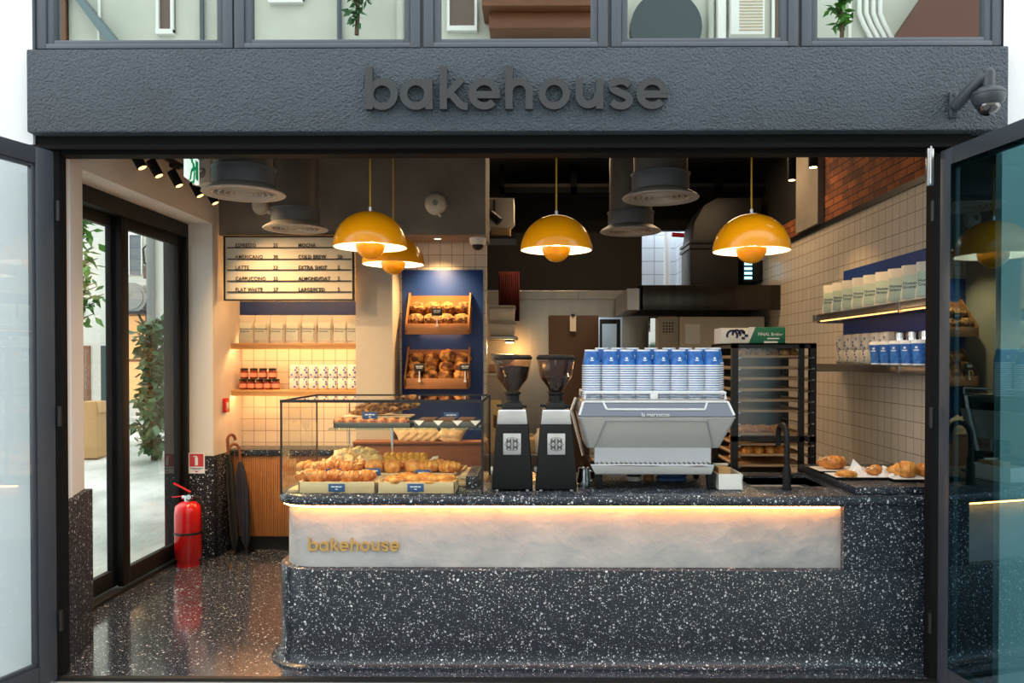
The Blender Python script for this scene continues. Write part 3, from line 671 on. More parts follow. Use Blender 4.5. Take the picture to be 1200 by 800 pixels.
MB().outline([cl(-.052+.03, ZS-.014, XPR-.005, .3), cl(-.052+.03, ZS-.006, XPR-.005, .3)])
# light strip tucked under the worktop
mb = MB(); ledpts = [(XCL+.014, .9, ZS-.007), (XCL+.014, YF+rc, ZS-.007)]
ledpts = []
for i in range(3, 9):
    a = PI+PI/2*i/8; ledpts.append((XCL+rc+(rc-.014)*math.cos(a), YF+rc+(rc-.014)*math.sin(a), ZS-.007))
ledpts.append((XPR-.02, YF+.014, ZS-.007))
mb.tube(ledpts, .004, 6).build('led_strip', glow('counter_led', (255, 158, 70), 85), ctr)
lt = thing('counter_lettering', 'small raised brass lettering on the cement band of the counter', 'sign', P(362, 645, YF+.048))
lettering(lt, u2, m_gold, .012, 25)
rs = thing('raised_slab', 'low dark terrazzo slab on the right end of the counter', 'slab', (2.0, .2, ZT))
MB().box(0, XW-2.0-.004, 0, 1.05, 0, .05, .006).build('slab', m_terr, rs)
ZR = ZT+.05
# tap
fa = thing('kitchen_tap', 'matte black gooseneck tap beside the sink', 'tap', P(922, 572, .40)); fa.location.z = ZT
MB().lathe([(0, 0), (.034, 0), (.034, .012), (.027, .016), (.026, .13), (.022, .15), (0, .15)], (0, 0, 0), 20).build('base', m_bmatte, fa)
hh = PZ(497, .40)-ZT
MB().tube([(0, 0, .14), (0, 0, hh-.1)]+[(0, .09-.09*math.cos(a), hh-.1+.09*math.sin(a)) for a in [PI*i/10 for i in range(1, 10)]]+[(0, .18, hh-.1), (0, .18, hh-.16)], .018, 12).build('spout', m_bmatte, fa)
MB().cyl((.02, 0, .09), (.075, 0, .105), .009).build('lever', m_bmatte, fa)
# ---------------------------------------------------------------- pastries
def croissant_mb(L=.15, r=.042, seed=0, bend=1.0, m=0):
    b = bmesh.new(); rings = []; n = 26; sg = 10; rr = random.Random(seed)
    for i in range(n+1):
        t = i/n; a = (t-.5)*2.0*bend
        c = Vector((math.sin(a)*L*.55, (1-math.cos(a))*L*.7, 0))
        tan = Vector((math.cos(a), math.sin(a), 0)); nn = Vector((-math.sin(a), math.cos(a), 0))
        saw = (t*7) % 1
        rad = r*(.12+.88*math.sin(PI*t)**.9)*(1.0+.3*saw-.12)
        rings.append([b.verts.new(c+(nn*math.cos(2*PI*k/sg)+Vector((0, 0, 1))*math.sin(2*PI*k/sg)*.92)*rad+Vector((0, 0, r*.75))) for k in range(sg)])
    for P0, Q in zip(rings, rings[1:]):
        for k in range(sg): b.faces.new((P0[k], P0[(k+1) % sg], Q[(k+1) % sg], Q[k]))
    b.faces.new(rings[0]); b.faces.new(rings[-1])
    for v in b.verts: v.co.z = max(v.co.z, 0); v.co += Vector((noise.noise(v.co*30), noise.noise(v.co*30+Vector((5, 5, 5))), 0))*.004
    return b
def croissant(name, mat, seed=0, flakes=False, L=.15, r=.042):
    mb = MB(); mb._merge(croissant_mb(L, r, seed)); o = mb.build(name, mat, smooth=50)
    if flakes:
        rr = random.Random(seed); mb = MB()
        for i in range(46):
            a = (rr.random()-.5)*1.7; z = r*1.62*(1-abs(a)*.22); w = (rr.random()-.5)*r*1.1
            c = Vector((math.sin(a)*L*.55-math.sin(a)*w, (1-math.cos(a))*L*.7+math.cos(a)*w, z-abs(w)*.5))
            mb.box(-.011, .011, -.007, .007, -.0015, .0015, xf=Matrix.Translation(c) @ Matrix.Rotation(rr.random()*6, 4, 'Z') @ Matrix.Rotation(rr.gauss(0, .5), 4, 'X'))
        f = mb.build('almond_flakes', m_almond, o, smooth=0); f['label'] = 'pale toasted almond flakes'
    return o
def spiral(name):
    mb = MB(); pts = []; rad = []
    for i in range(64):
        a = i*.3; q = .012+.0030*i*.95; pts.append((math.cos(a)*q*.42, math.sin(a)*q*.42, .018+.016*(1-i/64))); rad.append(.0165)
    mb.tube(pts, rad, 8).lathe([(0, 0), (.085, 0), (.09, .012), (.07, .022), (0, .024)], (0, 0, 0), 20)
    return mb.build(name, m_past, smooth=60)
def bun(name, mat, r=.05, h=.8, seed=0): return MB().ball((0, 0, r*h*.72), (r, r*.96, r*h), 16, 0, .12, 5, seed).build(name, mat, smooth=60)
def pile(name, mat, r, seed):
    mb = MB().ball((0, 0, r[2]*.7), r, 16, 0, .55, 9, seed); return mb.build(name, mat, smooth=60)
PR = {}
def proto(key, fn):
    if key not in PR: PR[key] = [fn(), 0]
    return PR[key]
def put(key, fn, name, label, cat, loc, rz=0, group=None, sc=1.0):
    pr = proto(key, fn); first = pr[1] == 0; pr[1] += 1
    o = pr[0] if first else None
    if first: tag(o, label, cat, group); o.name = name
    else:
        o = dup(pr[0], label, group=group)
        o['category'] = cat
    o.location = loc; o.rotation_euler = (0, 0, rz); o.scale = (sc, sc, sc)
    return o
# ---------------------------------------------------------------- display case
XA, XB, YA0, YA1 = PX(329, .2, 520), PX(565, .2, 520), .2, 1.0
ZK = PZ(471, .2)
case = thing('display_case', 'glass pastry display case on the left end of the counter', 'display case', (XA, YA0, ZT))
W = XB-XA; D = YA1-YA0; H = ZK-ZT; g = .006
MB().box(0, W, 0, g, 0, H).build('front_pane', m_case, case, smooth=0)
MB().box(0, g, g, D, 0, H).build('side_pane', m_case, case, smooth=0)
MB().box(W-g, W, g, D, 0, H).build('side_pane', m_case, case, smooth=0)
MB().box(0, W, 0, D, H, H+g).build('top_pane', m_case, case, smooth=0)
MB().box(-.003, W+.004, -.006, .006, H-.004, H+.014).box(W-.006, W+.008, -.006, .012, 0, H).box(-.003, .006, -.003, .012, 0, H).box(-.003, .006, 0, D, H, H+.012).box(W-.004, W+.006, 0, D, H, H+.012).box(W-.006, W+.006, D-.012, D, 0, H).box(-.003, .006, D-.012, D, 0, H).box(-.003, W+.006, D-.008, D, H, H+.012).build('frame', m_black, case)
MB().box(.02, W-.02, .0125, .02, H-.0035, H-.0005).build('added_glow_strip', glow('case_fill_glow', (255, 200, 130), 60), case)  # glowing strip added behind the top trim to brighten the pastries
ysh = .31; zsh = PZ(504, YA0+ysh)-ZT; xsh = PX(384, YA0+ysh)-XA
MB().box(xsh, W-.012, ysh, D-.03, zsh, zsh+.012, .003).build('shelf', glass('green_edge_glass', (196, 222, 212), .06, 1.45), case)
mb = MB()
for x in (xsh+.04, W-.05): mb.cyl((x, D-.06, 0), (x, D-.06, H), .006, seg=8)
mb.cyl((xsh+.35, D-.06, .0), (xsh+.35, D-.06, zsh), .009, seg=8).build('shelf_post', m_chrome, case)
bs = thing('display_board', 'pale wooden base board inside the display case', 'board', (XA+.03, YA0+.02, ZT))
MB().box(0, .1, .02, .29, 0, .022, .004).box(0, W-.12, .29, D-.06, 0, .022, .004).box(0, W-.12, .31, D-.06, .022, .05, .004).box(W-.2, W-.14, .3, D-.1, .05, .07).build('board', m_birch, bs)
zB = ZT+.001
def tray(name, label, x0, x1, y0, y1, z, h, mat, cat='tray', lipm=None, grp=None, t=.01):
    o = thing(name, label, cat, ((x0+x1)/2, (y0+y1)/2, z), group=grp); a, b_ = (x1-x0)/2, (y1-y0)/2
    MB().box(-a+.002, a-.002, -b_+.002, b_-.002, 0, h*.55).build('tray_floor', mat, o)
    MB().box(-a, a, -b_, -b_+t, 0, h, .002).box(-a, a, b_-t, b_, 0, h, .002).box(-a, -a+t, -b_, b_, 0, h, .002).box(a-t, a, -b_, b_, 0, h, .002).build('rim', lipm or mat, o)
    return o
xt = [PX(q, .225) for q in (349, 440, 441.5, 533)]
tray('wooden_tray', 'pale wooden tray at the front left of the display case', xt[0], xt[1], .222, .46, zB, .072, m_birch, grp='wooden trays in the display case')
tray('wooden_tray', 'pale wooden tray at the front right of the display case', xt[2], xt[3], .222, .46, zB, .072, m_birch, grp='wooden trays in the display case')
zt = zB+.055
cro = lambda: croissant('almond_croissant', m_pastd, 3, True, .17, .045)
for i, (q, y, a) in enumerate([(374, .31, .3), (392, .36, -.4), (412, .31, .15), (428, .36, .5), (362, .38, .9)]):
    put('alm', cro, 'almond_croissant', 'almond croissant on the front left wooden tray, %s' % nth((1, 2, 3, 4, 0)[i], 5), 'croissant', (PX(q, y), y, zt), a, 'almond croissants')
for i, (q, y) in enumerate([(465, .30), (485, .32), (505, .30), (521, .32), (476, .40), (499, .40)]):
    put('spi', lambda: spiral('pastry_swirl'), 'pastry_swirl', 'coiled golden pastry swirl on the front right wooden tray, %s' % nth((0, 2, 4, 5, 1, 3)[i], 6), 'pastry', (PX(q, y), y, zt+.005), i*1.3, 'pastry swirls', .95)
# second row
z2 = ZT+.052
tray('wooden_tray', 'long wooden tray of croissants behind the front trays', PX(372, .62), PX(535, .62), .53, .74, z2, .03, m_birch)
for i, (q, y, a) in enumerate([(382, .66, .5), (396, .71, 0), (408, .65, -.3), (420, .71, .4)]):
    put('alm', cro, 'almond_croissant', 'almond croissant in the second row of the case, %s' % nth(i, 9, 'from the left'), 'croissant', (PX(q, y), y, z2+.018), a, 'almond croissants')
for i, (q, y) in enumerate([(438, .66), (460, .66), (484, .67)]):
    put('bun', lambda: bun('round_bun', m_past, .062, .85, 4), 'round_bun', 'smooth golden bun in the second row of the case, %s' % nth(i, 4, 'from the left'), 'bun', (PX(q, y), y, z2+.018), i, 'golden buns')
for i, (q, y, a) in enumerate([(503, .665, .2), (526, .64, -.15), (512, .72, .4)]):
    put('cro', lambda: croissant('butter_croissant', m_past, 5, False, .18, .05), 'butter_croissant', 'plain butter croissant at the right of the second row, %s' % ('nearest the bun', 'nearest the terrazzo block', 'behind the other two')[i], 'croissant', (PX(q, y), y, z2+.018), a, 'butter croissants')
for i, (q, y) in enumerate([(395, .74), (405, .735), (446, .745), (470, .74), (478, .745)]):
    put('tom', lambda: bun('tomato_pastry', M('tomato_glaze', (214, 88, 40), .3, var=(18, (226, 150, 60), .1)), .04, .8, 6), 'tomato_pastry', 'small red glazed pastry behind the second row, %s' % nth(i, 6, 'from the left'), 'pastry', (PX(q, y), y, z2+.03), i, 'red glazed pastries')
# third row: plate of puffs and dark tray of custard buns
YR = .84
pl = thing('black_plate', 'black oval plate of crumbly puffs at the back of the case', 'plate', (PX(416, YR), YR, ZT+.052))
MB().lathe([(0, .03), (.1, .03), (.19, .055), (.195, .05), (.12, .02), (.06, .0), (0, 0)], (0, 0, 0), 28).build('plate_dish', m_bmatte, pl)
zp_ = ZT+.052+.035
for i, (q, y, z) in enumerate([(396, .80, 0), (411, .79, 0), (427, .79, 0), (440, .82, 0), (402, .86, .035), (418, .85, .05), (431, .86, .04)]):
    put('puf', lambda: pile('crumble_puff', m_sugar, (.07, .065, .05), 3), 'crumble_puff', 'sugary crumble puff on the black plate, %s' % (nth(i, 4)+' of the bottom layer' if i < 4 else nth(i-4, 3)+' of the top layer'), 'puff pastry', (PX(q, y), y, zp_+z), i*1.1, 'crumble puffs')
dt = tray('baking_tray', 'dark baking tray of yellow custard buns in the case', PX(450, YR), PX(500, YR), YR-.09, YR+.09, ZT+.075, .045, m_foil)
tag(MB().box(PX(452, YR), PX(498, YR), YR-.07, YR+.07, ZT+.055, ZT+.075).build('riser_block', m_black), 'low black riser under the custard bun tray', 'riser')
k = 0
for j in range(3):
    for i in range(7):
        y = YR-.055+.055*j; put('cus', lambda: bun('custard_bun', m_yelp, .03, 1.0, 9), 'custard_bun', 'yellow custard bun in the dark tray, %s of the %s row' % (nth(i, 9, 'from the left'), ('front', 'middle', 'back')[j]), 'bun', (PX(454+7*i, y), y, ZT+.10+.014*j), i+j, 'custard buns')
cp = MB(); cp.prism([(0, 0), (.07, .05), (.05, .06), (-.02, .02)], -.02, -.017).prism([(.05, .05), (.09, .04), (.1, .075), (.06, .07)], -.04, .02).prism([(0, 0), (.1, .045), (.06, .005)], .03, .034)
tag(cp.build('baking_paper', m_paper, loc=(PX(497, YR-.05), YR-.05, ZT+.09)), 'crumpled white baking paper at the end of the custard bun tray', 'paper')
tg = thing('serving_tongs', 'black serving tongs lying in the display case', 'tongs', (PX(485, .77), .77, ZT+.10), -.08)
for s_ in (-1, 1): MB().tube([(0, s_*.012, 0), (.1, s_*.022, .005), (.2, s_*.008, .008), (.24, 0, .01)], .006, 6).build('arm', m_black, tg)
# empty slatted tray at the right
et = tray('wooden_tray', 'empty pale wooden tray at the right of the display case', PX(507, .84), PX(546, .84), .70, .93, ZT+.052, .03, m_birch)
tag(MB().box(PX(548, .6), PX(561, .6), .45, .95, ZT+.001, ZT+.075, .004).build('terrazzo_block', m_terr), 'narrow dark terrazzo block at the right of the display case', 'block')
# left side: rolls and wedges modelled in place of reflected rows
for i, (q, y) in enumerate([(341, .80), (350, .76), (358, .82), (347, .88)]):
    put('bun2', lambda: bun('glazed_roll', m_pastd, .05, .8, 14), 'glazed_roll', 'dark roll copying reflected pastry at the left edge of the case, %s' % nth((0, 2, 3, 1)[i], 4), 'roll', (PX(q+14, y), y, ZT+.055), i, 'rolls copying reflections')
for i in range(3):
    put('wed', lambda: MB().prism([(-.02, 0), (.025, 0), (.018, .06), (-.004, .07)], -.045, .045, bev=.004).build('pastry_wedge', m_almond, smooth=30), 'pastry_wedge', 'pale wedge copying reflected pastry at the left of the case, %s' % nth(i, 3), 'pastry', (PX(366+12*i, .70+.045*i), .70+.045*i, ZT+.06+.02*i), .2, 'wedges copying reflections')
# upper shelf
zs_ = ZT+zsh+.013; ysf = YA0+ysh
tray('baking_tray', 'grey baking tray of fruit slices on the left of the glass shelf', PX(391, ysf+.03), PX(482, ysf+.03), ysf+.02, ysf+.26, zs_, .035, m_foil)
for i in range(7):
    for j in range(2):
        y = ysf+.08+.1*j
        put('tar', lambda: MB().box(-.04, .04, -.04, .04, 0, .03, .008).ball((0, 0, .03), (.03, .03, .012), 8).build('fruit_slice', M('fruit_slice', (222, 154, 90), .5, var=(26, (140, 60, 44), .12)), smooth=50), 'fruit_slice', 'square fruit slice in the left shelf tray, %s of the %s row' % (nth(i, 8, 'from the left'), ('front', 'back')[j]), 'pastry', (PX(398+12.4*i, y), y, zs_+.02), 0, 'fruit slices', .95)
bd = thing('serving_board', 'thin wooden board under the wrapped baguettes', 'board', (PX(440, ysf+.2), ysf+.33, zs_+.052))
MB().box(-.24, .24, -.1, .1, 0, .012, .004).build('board', m_birch, bd)
MB().box(-.2, -.19, -.09, .09, -.05, 0).box(.19, .2, -.09, .09, -.05, 0).build('foot', m_chrome, bd)
def baguette():
    mb = MB(); n = 16; pts = [(-.17+.34*i/n, 0, 0) for i in range(n+1)]
    mb.tube(pts, [.028*(math.sin(PI*(i+.6)/(n+1.2))**.45)*(1+.08*math.cos(i*2.6)) for i in range(n+1)], 10)
    return mb.build('baguette', m_loaf, smooth=60)
for i, (dx, dy, dz, tl) in enumerate([(-.05, -.05, .03, .10), (.02, .0, .035, .16), (.08, .05, .045, .13), (-.02, .02, .08, .2), (.07, -.03, .09, .22)]):
    o = put('bag', baguette, 'baguette', 'seeded baguette in the pile on the glass shelf, %s from the bottom' % ORD[i], 'baguette', (PX(448, ysf+.3)+dx, ysf+.31+dy, zs_+.07+dz), 0, 'baguettes on the glass shelf', 1.05)
    o.rotation_euler = (0, -tl, .1*(i-2))
t2 = tray('baking_tray', 'grey baking tray of brown cake on the right of the glass shelf', PX(484, ysf+.03), PX(562, ysf+.03)-.012, ysf+.02, ysf+.26, zs_, .04, m_foil)
for i in range(3):
    q = 494+22.5*i
    put('cak', lambda: MB().box(-.055, .055, -.09, .09, 0, .035, .004).build('brown_cake_slab', m_cake), 'cake_slab', 'brown cake slab in the right shelf tray, %s' % nth(i, 3), 'cake', (PX(q+8, ysf+.14), ysf+.14, zs_+.023), 0, 'brown cake slabs')
for i in range(4):
    q = 494+22.5*i-3
    put('pap', lambda: MB().prism([(-.035, 0), (.035, 0), (.0, -.035)], -.002, .002).build('paper_corner', m_paper), 'paper_corner', 'white paper corner over the rim of the cake tray, %s' % nth(i, 4), 'paper', (PX(min(q, 557), ysf+.012), ysf+.014, zs_+.05), 0, 'paper corners')
# price cards
def card():
    o = thing('price_card', '', 'price card')
    cdp = MB().box(-.052, .052, -.002, .002, 0, .05, .001).build('card', m_cardb, o)
    MB().box(-.034, -.012, -.0028, -.002, .028, .035).box(-.009, .012, -.0028, -.002, .028, .036).box(.015, .033, -.0028, -.002, .028, .035).box(-.008, .008, -.0028, -.002, .013, .019).build('lettering', m_cupw, cdp, smooth=0)
    MB().box(-.02, .02, .0, .03, -.004, .0).build('foot', m_cardb, o)
    return o
cd = card()
for i, (q, qy, y, lb) in enumerate([(394.5, 576, .218, 'leaning on the front left wooden tray'), (487, 576, .218, 'leaning on the front right wooden tray'), (391, 558, .48, 'in front of the second row at the left'), (437, 557, .48, 'in front of the second row at the middle'), (496, 559, .48, 'in front of the second row at the right'), (433.5, 491, ysf+.14, 'in front of the baguettes on the glass shelf'), (529, 491.5, ysf+.24, 'above the brown cake on the glass shelf')]):
    p = P(q, qy, y); lab = 'small blue price card '+lb
    if i == 0: cd['label'] = lab; cd['group'] = 'blue price cards'; cd.location = p
    else: dup(cd, lab, p, group='blue price cards')
# ---------------------------------------------------------------- coffee grinders
def grinder(px0, label):
    Yg = .30; s = S(Yg)
    g = thing('coffee_grinder', label, 'coffee grinder', (PX(px0, Yg, 575), Yg+.13, ZT), group=None)
    z = lambda y: (578-y)*s
    mb = MB().frus(.012, 49*s, .27, z(500), 38*s, .20, 0, .0, bev=.012)
    gbody = mb.build('body', M('satin_black', (17, 18, 20), .5, spec=.25), g)
    mb = MB()
    for a in (-1, 1):
        for c in (-1, 1): mb.cyl((a*18*s, c*.1, 0), (a*18*s, c*.1, .014), .014, seg=12)
    mb.build('foot', m_alu, g)
    MB().frus(z(500), 37*s, .195, z(482), 33*s, .17, bev=.01).build('collar', m_alu, g)
    # plate with a round crest and four letters, set in the sloping front
    tl = math.atan((.135-.10)/(z(500)-.012)); yc = lambda zz: -.135+.035*(zz-.012)/(z(500)-.012)-.001
    zc = (z(535)+z(510))/2
    pm = MB(); pm.xf = Matrix.Translation((0, yc(zc), zc)) @ Matrix.Rotation(-tl, 4, 'X')
    pm.box(-10.5*s, 10.5*s, -.003, .002, -12.5*s, 12.5*s, .004).build('crest_plate', m_alu, gbody)
    pm = MB(); pm.xf = Matrix.Translation((0, yc(zc)-.004, zc)) @ Matrix.Rotation(-tl, 4, 'X')
    pm.lathe([(8.2*s, -.001), (8.2*s, .001), (8.8*s, .001), (8.8*s, -.001)], (0, 0, 0), 6, 0, 'Y', closed=True)
    for a in (-1, 1):
        for c in (0, 1): pm.text('M', 8.6*s, .001, at=(a*3.8*s, 0, .5*s-7*s*c), align='CENTER', bold=.02)
    pm.box(-9*s, 9*s, -.0005, .0005, -.25*s, .25*s).box(-.25*s, .25*s, -.0005, .0005, -9*s, 9*s)
    pm.build('crest', M('crest_grey', (84, 86, 90), .4), gbody, smooth=0)
    MB().frus(z(482), 26*s, .13, z(474), 20*s, .11, bev=.006).lathe([(10*s, z(474)), (8*s, z(472)), (8*s, z(466)), (10*s, z(464)), (10*s, z(462)), (0, z(462))], (0, 0, 0), 20).cyl((-19*s, -.03, z(478)), (-12*s, -.03, z(478)), .008).cyl((12*s, -.03, z(479)), (17*s, -.03, z(479)), .01).build('neck', m_bmatte, g)
    MB().lathe([(7*s, z(464)), (8*s, z(460)), (19*s, z(445)), (22.5*s, z(424)), (22*s, z(424)), (18.5*s, z(445)), (7.5*s, z(459)), (6.5*s, z(464))], (0, 0, 0), 28).build('hopper', m_hopper, g)
    MB().lathe([(0, z(423)), (22.5*s, z(423.5)), (23.5*s, z(422)), (23.5*s, z(420)), (21*s, z(417.5)), (0, z(417))], (0, 0, 0), 28).build('lid', m_bmatte, g)
    bt = 431 if 'left' in label else 443
    MB().lathe([(0, z(461)), (6.5*s, z(460)), (17.5*s, z(446)), (18*s+(446-bt)*.14*s, z(bt+1)), (0, z(bt-1))], (0, 0, 0), 24).build('coffee_beans', m_bean, g)
    MB().cyl((-21.5*s, 0, z(556)), (-26*s, 0, z(556)), .022).build('knob', m_signw, g)
    return g
grinder(600, 'black coffee grinder with a crest plate, left of the pair beside the display case')
grinder(652, 'black coffee grinder with a crest plate, right of the pair beside the espresso machine')
# ---------------------------------------------------------------- espresso machine
Ym = .36; s = S(Ym)
em = thing('espresso_machine', 'large faceted stainless espresso machine on the counter with cups on top', 'espresso machine', (PX(766, Ym, 575), Ym, ZT))
X = lambda q: (q-766)*s
Z = lambda y: (577-y)*s
mb = MB()
def leg(x, y): return MB().frus(0, .035, .045, Z(556), .055, .06, cx0=x, cx1=x, cy0=y, cy1=y, bev=.004)
for q in (702, 834):
    for y in (.05, .5): leg(X(q), y).build('leg', m_bmatte, em)
MB().hull([(X(q), y, z) for (q, z) in ((697, Z(558)), (833, Z(558)), (691, Z(546)), (838, Z(546))) for y in (-.01 if z > Z(550) else -.03, .5)], bev=.008).build('drip_tray', M('drip_steel', (158, 160, 164), .12, 1), em)
MB().box(X(697), X(834), .03, .5, Z(547), Z(525)).build('splash_band', m_chrome, em)
mb = MB()
for i in range(24):
    x = X(700)+i*(X(831)-X(700))/23
    mb.box(x-.004, x+.004, .0, .03, Z(545.6), Z(545))
mb.build('drain_grid', m_black, em)
mid = [(X(677), -.09, Z(490)), (X(857), -.09, Z(490)), (X(688), .03, Z(528)), (X(843), .03, Z(528)), (X(679), .5, Z(490)), (X(855), .5, Z(490)), (X(688), .5, Z(528)), (X(843), .5, Z(528))]
mpan = MB().hull(mid, bev=.004).build('main_panel', M('light_grey_panel', (206, 207, 204), .3, .35), em, smooth=0)
up = [(X(677), -.09, Z(489.5)), (X(857), -.09, Z(489.5)), (X(682), -.035, Z(472)), (X(851), -.035, Z(472)), (X(679), .5, Z(489.5)), (X(855), .5, Z(489.5)), (X(682), .5, Z(472)), (X(851), .5, Z(472))]
upan = MB().hull(up, bev=.003).build('upper_band', M('dark_mirror_steel', (86, 91, 98), .12, 1), em, smooth=0)
# frame strips lying on the two facets
def on(q, y, up_):
    if up_: f = (489.5-y)/17.5; return Vector((X(q), -.092+.055*f, Z(y)))
    f = (y-490)/38; return Vector((X(q), -.092+.12*f, Z(y)))
def bars(pts, up_, r, mt, name):
    mb = MB(); q = [on(a, b_, up_) for a, b_ in pts]
    for a, b_ in zip(q, q[1:]): mb.cyl(a, b_, r, seg=6)
    return mb.build(name, mt, upan if up_ else mpan)
m_wtrim = M('pale_grey_trim', (232, 234, 236), .35)
bars([(683, 473), (678, 488)], True, .008, m_wtrim, 'edge_trim'); bars([(851, 473), (856, 488)], True, .008, m_wtrim, 'edge_trim')
bars([(706, 473), (710, 481.5), (823, 481.5), (827, 473)], True, .007, m_wtrim, 'name_bar_frame')
bars([(683, 473), (851, 473)], True, .007, m_wtrim, 'edge_trim')
m_gtrim = M('grey_trim', (150, 153, 156), .4)
bars([(697, 527), (709, 494), (825, 494), (836, 527)], False, .006, m_gtrim, 'panel_frame')
bars([(678, 490), (690, 527)], False, .008, m_gtrim, 'edge_trim'); bars([(856, 490), (842, 527)], False, .008, m_gtrim, 'edge_trim')
mb = MB(); p = on(749, 489.3, True); mb.text('la marzocco', 6.6*s, .006, at=(p.x, p.y-.004, p.z), tilt=.1); mb.build('maker_lettering', m_wtrim, upan, smooth=0)
zt_ = Z(470)
MB().box(X(684), X(849), -.03, .5, zt_-.012, zt_).build('cup_tray', m_alu, em)
mb = MB()
zr = Z(462.5)
mb.tube([(X(685), -.02, zt_), (X(686), -.02, zr), (X(848), -.02, zr), (X(849), -.02, zt_)], .011, 8).tube([(X(685), .5, zt_), (X(685), .5, zr), (X(685), -.02, zr)], .007, 8).tube([(X(849), .5, zt_), (X(849), .5, zr), (X(849), -.02, zr)], .007, 8).box(X(761), X(770), -.03, -.015, zt_, zr, .002)
mb.build('cup_rail', m_wtrim, em)
for q, c in ((672, -1), (860, 1)):
    MB().tube([(X(679 if c < 0 else 855), .45, Z(473)), (X(673 if c < 0 else 861), .4, Z(488)), (X(688 if c < 0 else 844), .4, Z(545))], .012, 8).build('side_frame', m_wtrim, em)
mb = MB()
for k in range(4): mb.box(X(679)+k*.012, X(681)+k*.012+.012, .25, .42, Z(494+9*k), Z(488+9*k), .004)
mb.build('side_reflection', m_oakd, em)  # wood-coloured blocks stand in for the orange reflection on the side
# paper cups stacked on the machine
def cup_mb(marks=False):
    r0, r1, h = .061, .044, .108
    mb = MB().lathe([(r0-.004, 0), (r0+.001, .0), (r0+.0015, .004), (r0+.001, .0085), (r0-.003, .0092)], (0, 0, 0), 20, 1)
    mb.lathe([(r0-.003, .0092), (r1, h-.01)], (0, 0, 0), 20, 0)
    mb.lathe([(r1, h-.01), (r1, h), (r1-.004, h), (r1-.005, h-.006), (0, h-.006)], (0, 0, 0), 20, 1)
    return mb
nest = .0151
def stack(kx, Yc, n, where, first=None):
    pass
c0 = cup_mb().build('paper_cup', [m_blue, m_cupw], smooth=40)
ct = thing('paper_cup', '', 'paper cup')
cb_ = c0.copy(); COL.objects.link(cb_); cb_.name = 'cup_body'; cb_.parent = ct
mk = MB()
for i, zc in enumerate((.052, .038)):
    w_ = (.014, .024)[i]; hh_ = (.012, .006)[i]
    rr_ = .061-.017*zc/.1+.0006
    n_ = 5; b = bmesh.new(); L_ = []
    for k in range(n_+1):
        a = -PI/2+(k/n_-.5)*w_/rr_; L_.append((math.cos(a)*rr_, math.sin(a)*rr_))
    lo = [b.verts.new((x*(1+.0), y, zc-hh_/2)) for x, y in L_]; hi = [b.verts.new((x*.975, y*.975, zc+hh_/2)) for x, y in L_]
    for k in range(n_): b.faces.new((lo[k], lo[k+1], hi[k+1], hi[k]))
    mk._merge(b)
mk.build('printed_mark', m_cupw, ct)
first_n = [True, True]
cupx = [(693, 715, 734.5, 754, 774.5, 795, 814.5, 834), (705, 724, 741, 763, 784, 803, 822, 837)]
for row in (0, 1):
    Yc = Ym+(.055, .19)[row]
    for k, q in enumerate(cupx[row]):
        n = 14 if row == 0 else 15
        x = PX(q, Yc, 440)
        for i in range(n+1):
            z = ZT+zt_+i*nest; nm = ORD[k]+(' front-row', ' back-row')[row]+' stack from the left'
            rz = R.uniform(-.5, .5)
            if i == n:
                lb = 'topmost upturned blue paper cup of the %s' % nm
                if first_n[0]: tp = ct; tp['label'] = lb; tp['group'] = 'paper cups on the espresso machine'; tp.location = (x, Yc, z); first_n[0] = False
                else: tp = dup(ct, lb, (x, Yc, z), rz*.5)
            else:
                d_ = n-i
                lb = 'nested blue cup, %s below the top, %s' % (ORD[d_-1], nm)
                if first_n[1]: tp = tag(c0, lb, 'paper cup', 'paper cups on the espresso machine'); tp.location = (x, Yc, z); first_n[1] = False
                else: tp = dup(c0, lb, (x, Yc, z), rz)
# things left of, under and right of the machine
jug = thing('milk_jug', 'small steel milk jug between the right grinder and the espresso machine', 'jug', P(684, 573, .55)); jug.location.z = ZT
MB().lathe([(0, 0), (.042, 0), (.046, .03), (.036, .1), (.04, .12), (.036, .12), (.033, .1), (.042, .03), (0, .006)], (0, 0, 0), 20).build('jug_body', m_chrome, jug)
MB().tube([(.038, 0, .1), (.075, 0, .09), (.075, 0, .04), (.045, 0, .03)], .006, 6).build('handle', m_chrome, jug)
gb = tag(MB().lathe([(0, 0), (.035, 0), (.038, .13), (.034, .13), (.031, .01), (0, .01)], (0, 0, 0), 18).build('drinking_glass', m_case, loc=(PX(677, .72), .72, ZT)), 'clear glass beside the steel milk jug', 'glass')
tn = thing('round_tin', 'small black and white round tin under the espresso machine', 'tin', (PX(743, .78), .78, ZT))
MB().lathe([(0, 0), (.05, 0), (.05, .03), (0, .03)], (0, 0, 0), 20).build('tin_body', m_signw, tn); MB().lathe([(.052, .028), (.052, .05), (0, .052)], (0, 0, 0), 20).build('lid', m_black, tn)
tag(MB().lathe([(0, 0), (.04, 0), (.036, .03), (.02, .05), (.028, .08), (.02, .1), (0, .1)], (0, 0, 0), 16).build('wooden_tamper', m_oakd, loc=(PX(760, .78), .78, ZT)), 'turned wooden tamper under the espresso machine', 'tamper')
tag(MB().box(-.1, .1, -.06, .06, 0, .03, .012).box(-.095, .095, -.055, .055, .03, .055, .012).build('folded_cloth', M('blue_cloth', (58, 92, 140), .9), loc=(PX(787, .75), .75, ZT)), 'folded blue cloth under the espresso machine', 'cloth')
tag(MB().tube([(-.02, 0, .025), (.03, 0, .06), (.05, 0, .1)], .022, 10).build('brush_head', M('straw', (190, 176, 120), .8), loc=(PX(803, .8), .8, ZT)), 'pale straw brush head under the espresso machine', 'brush')
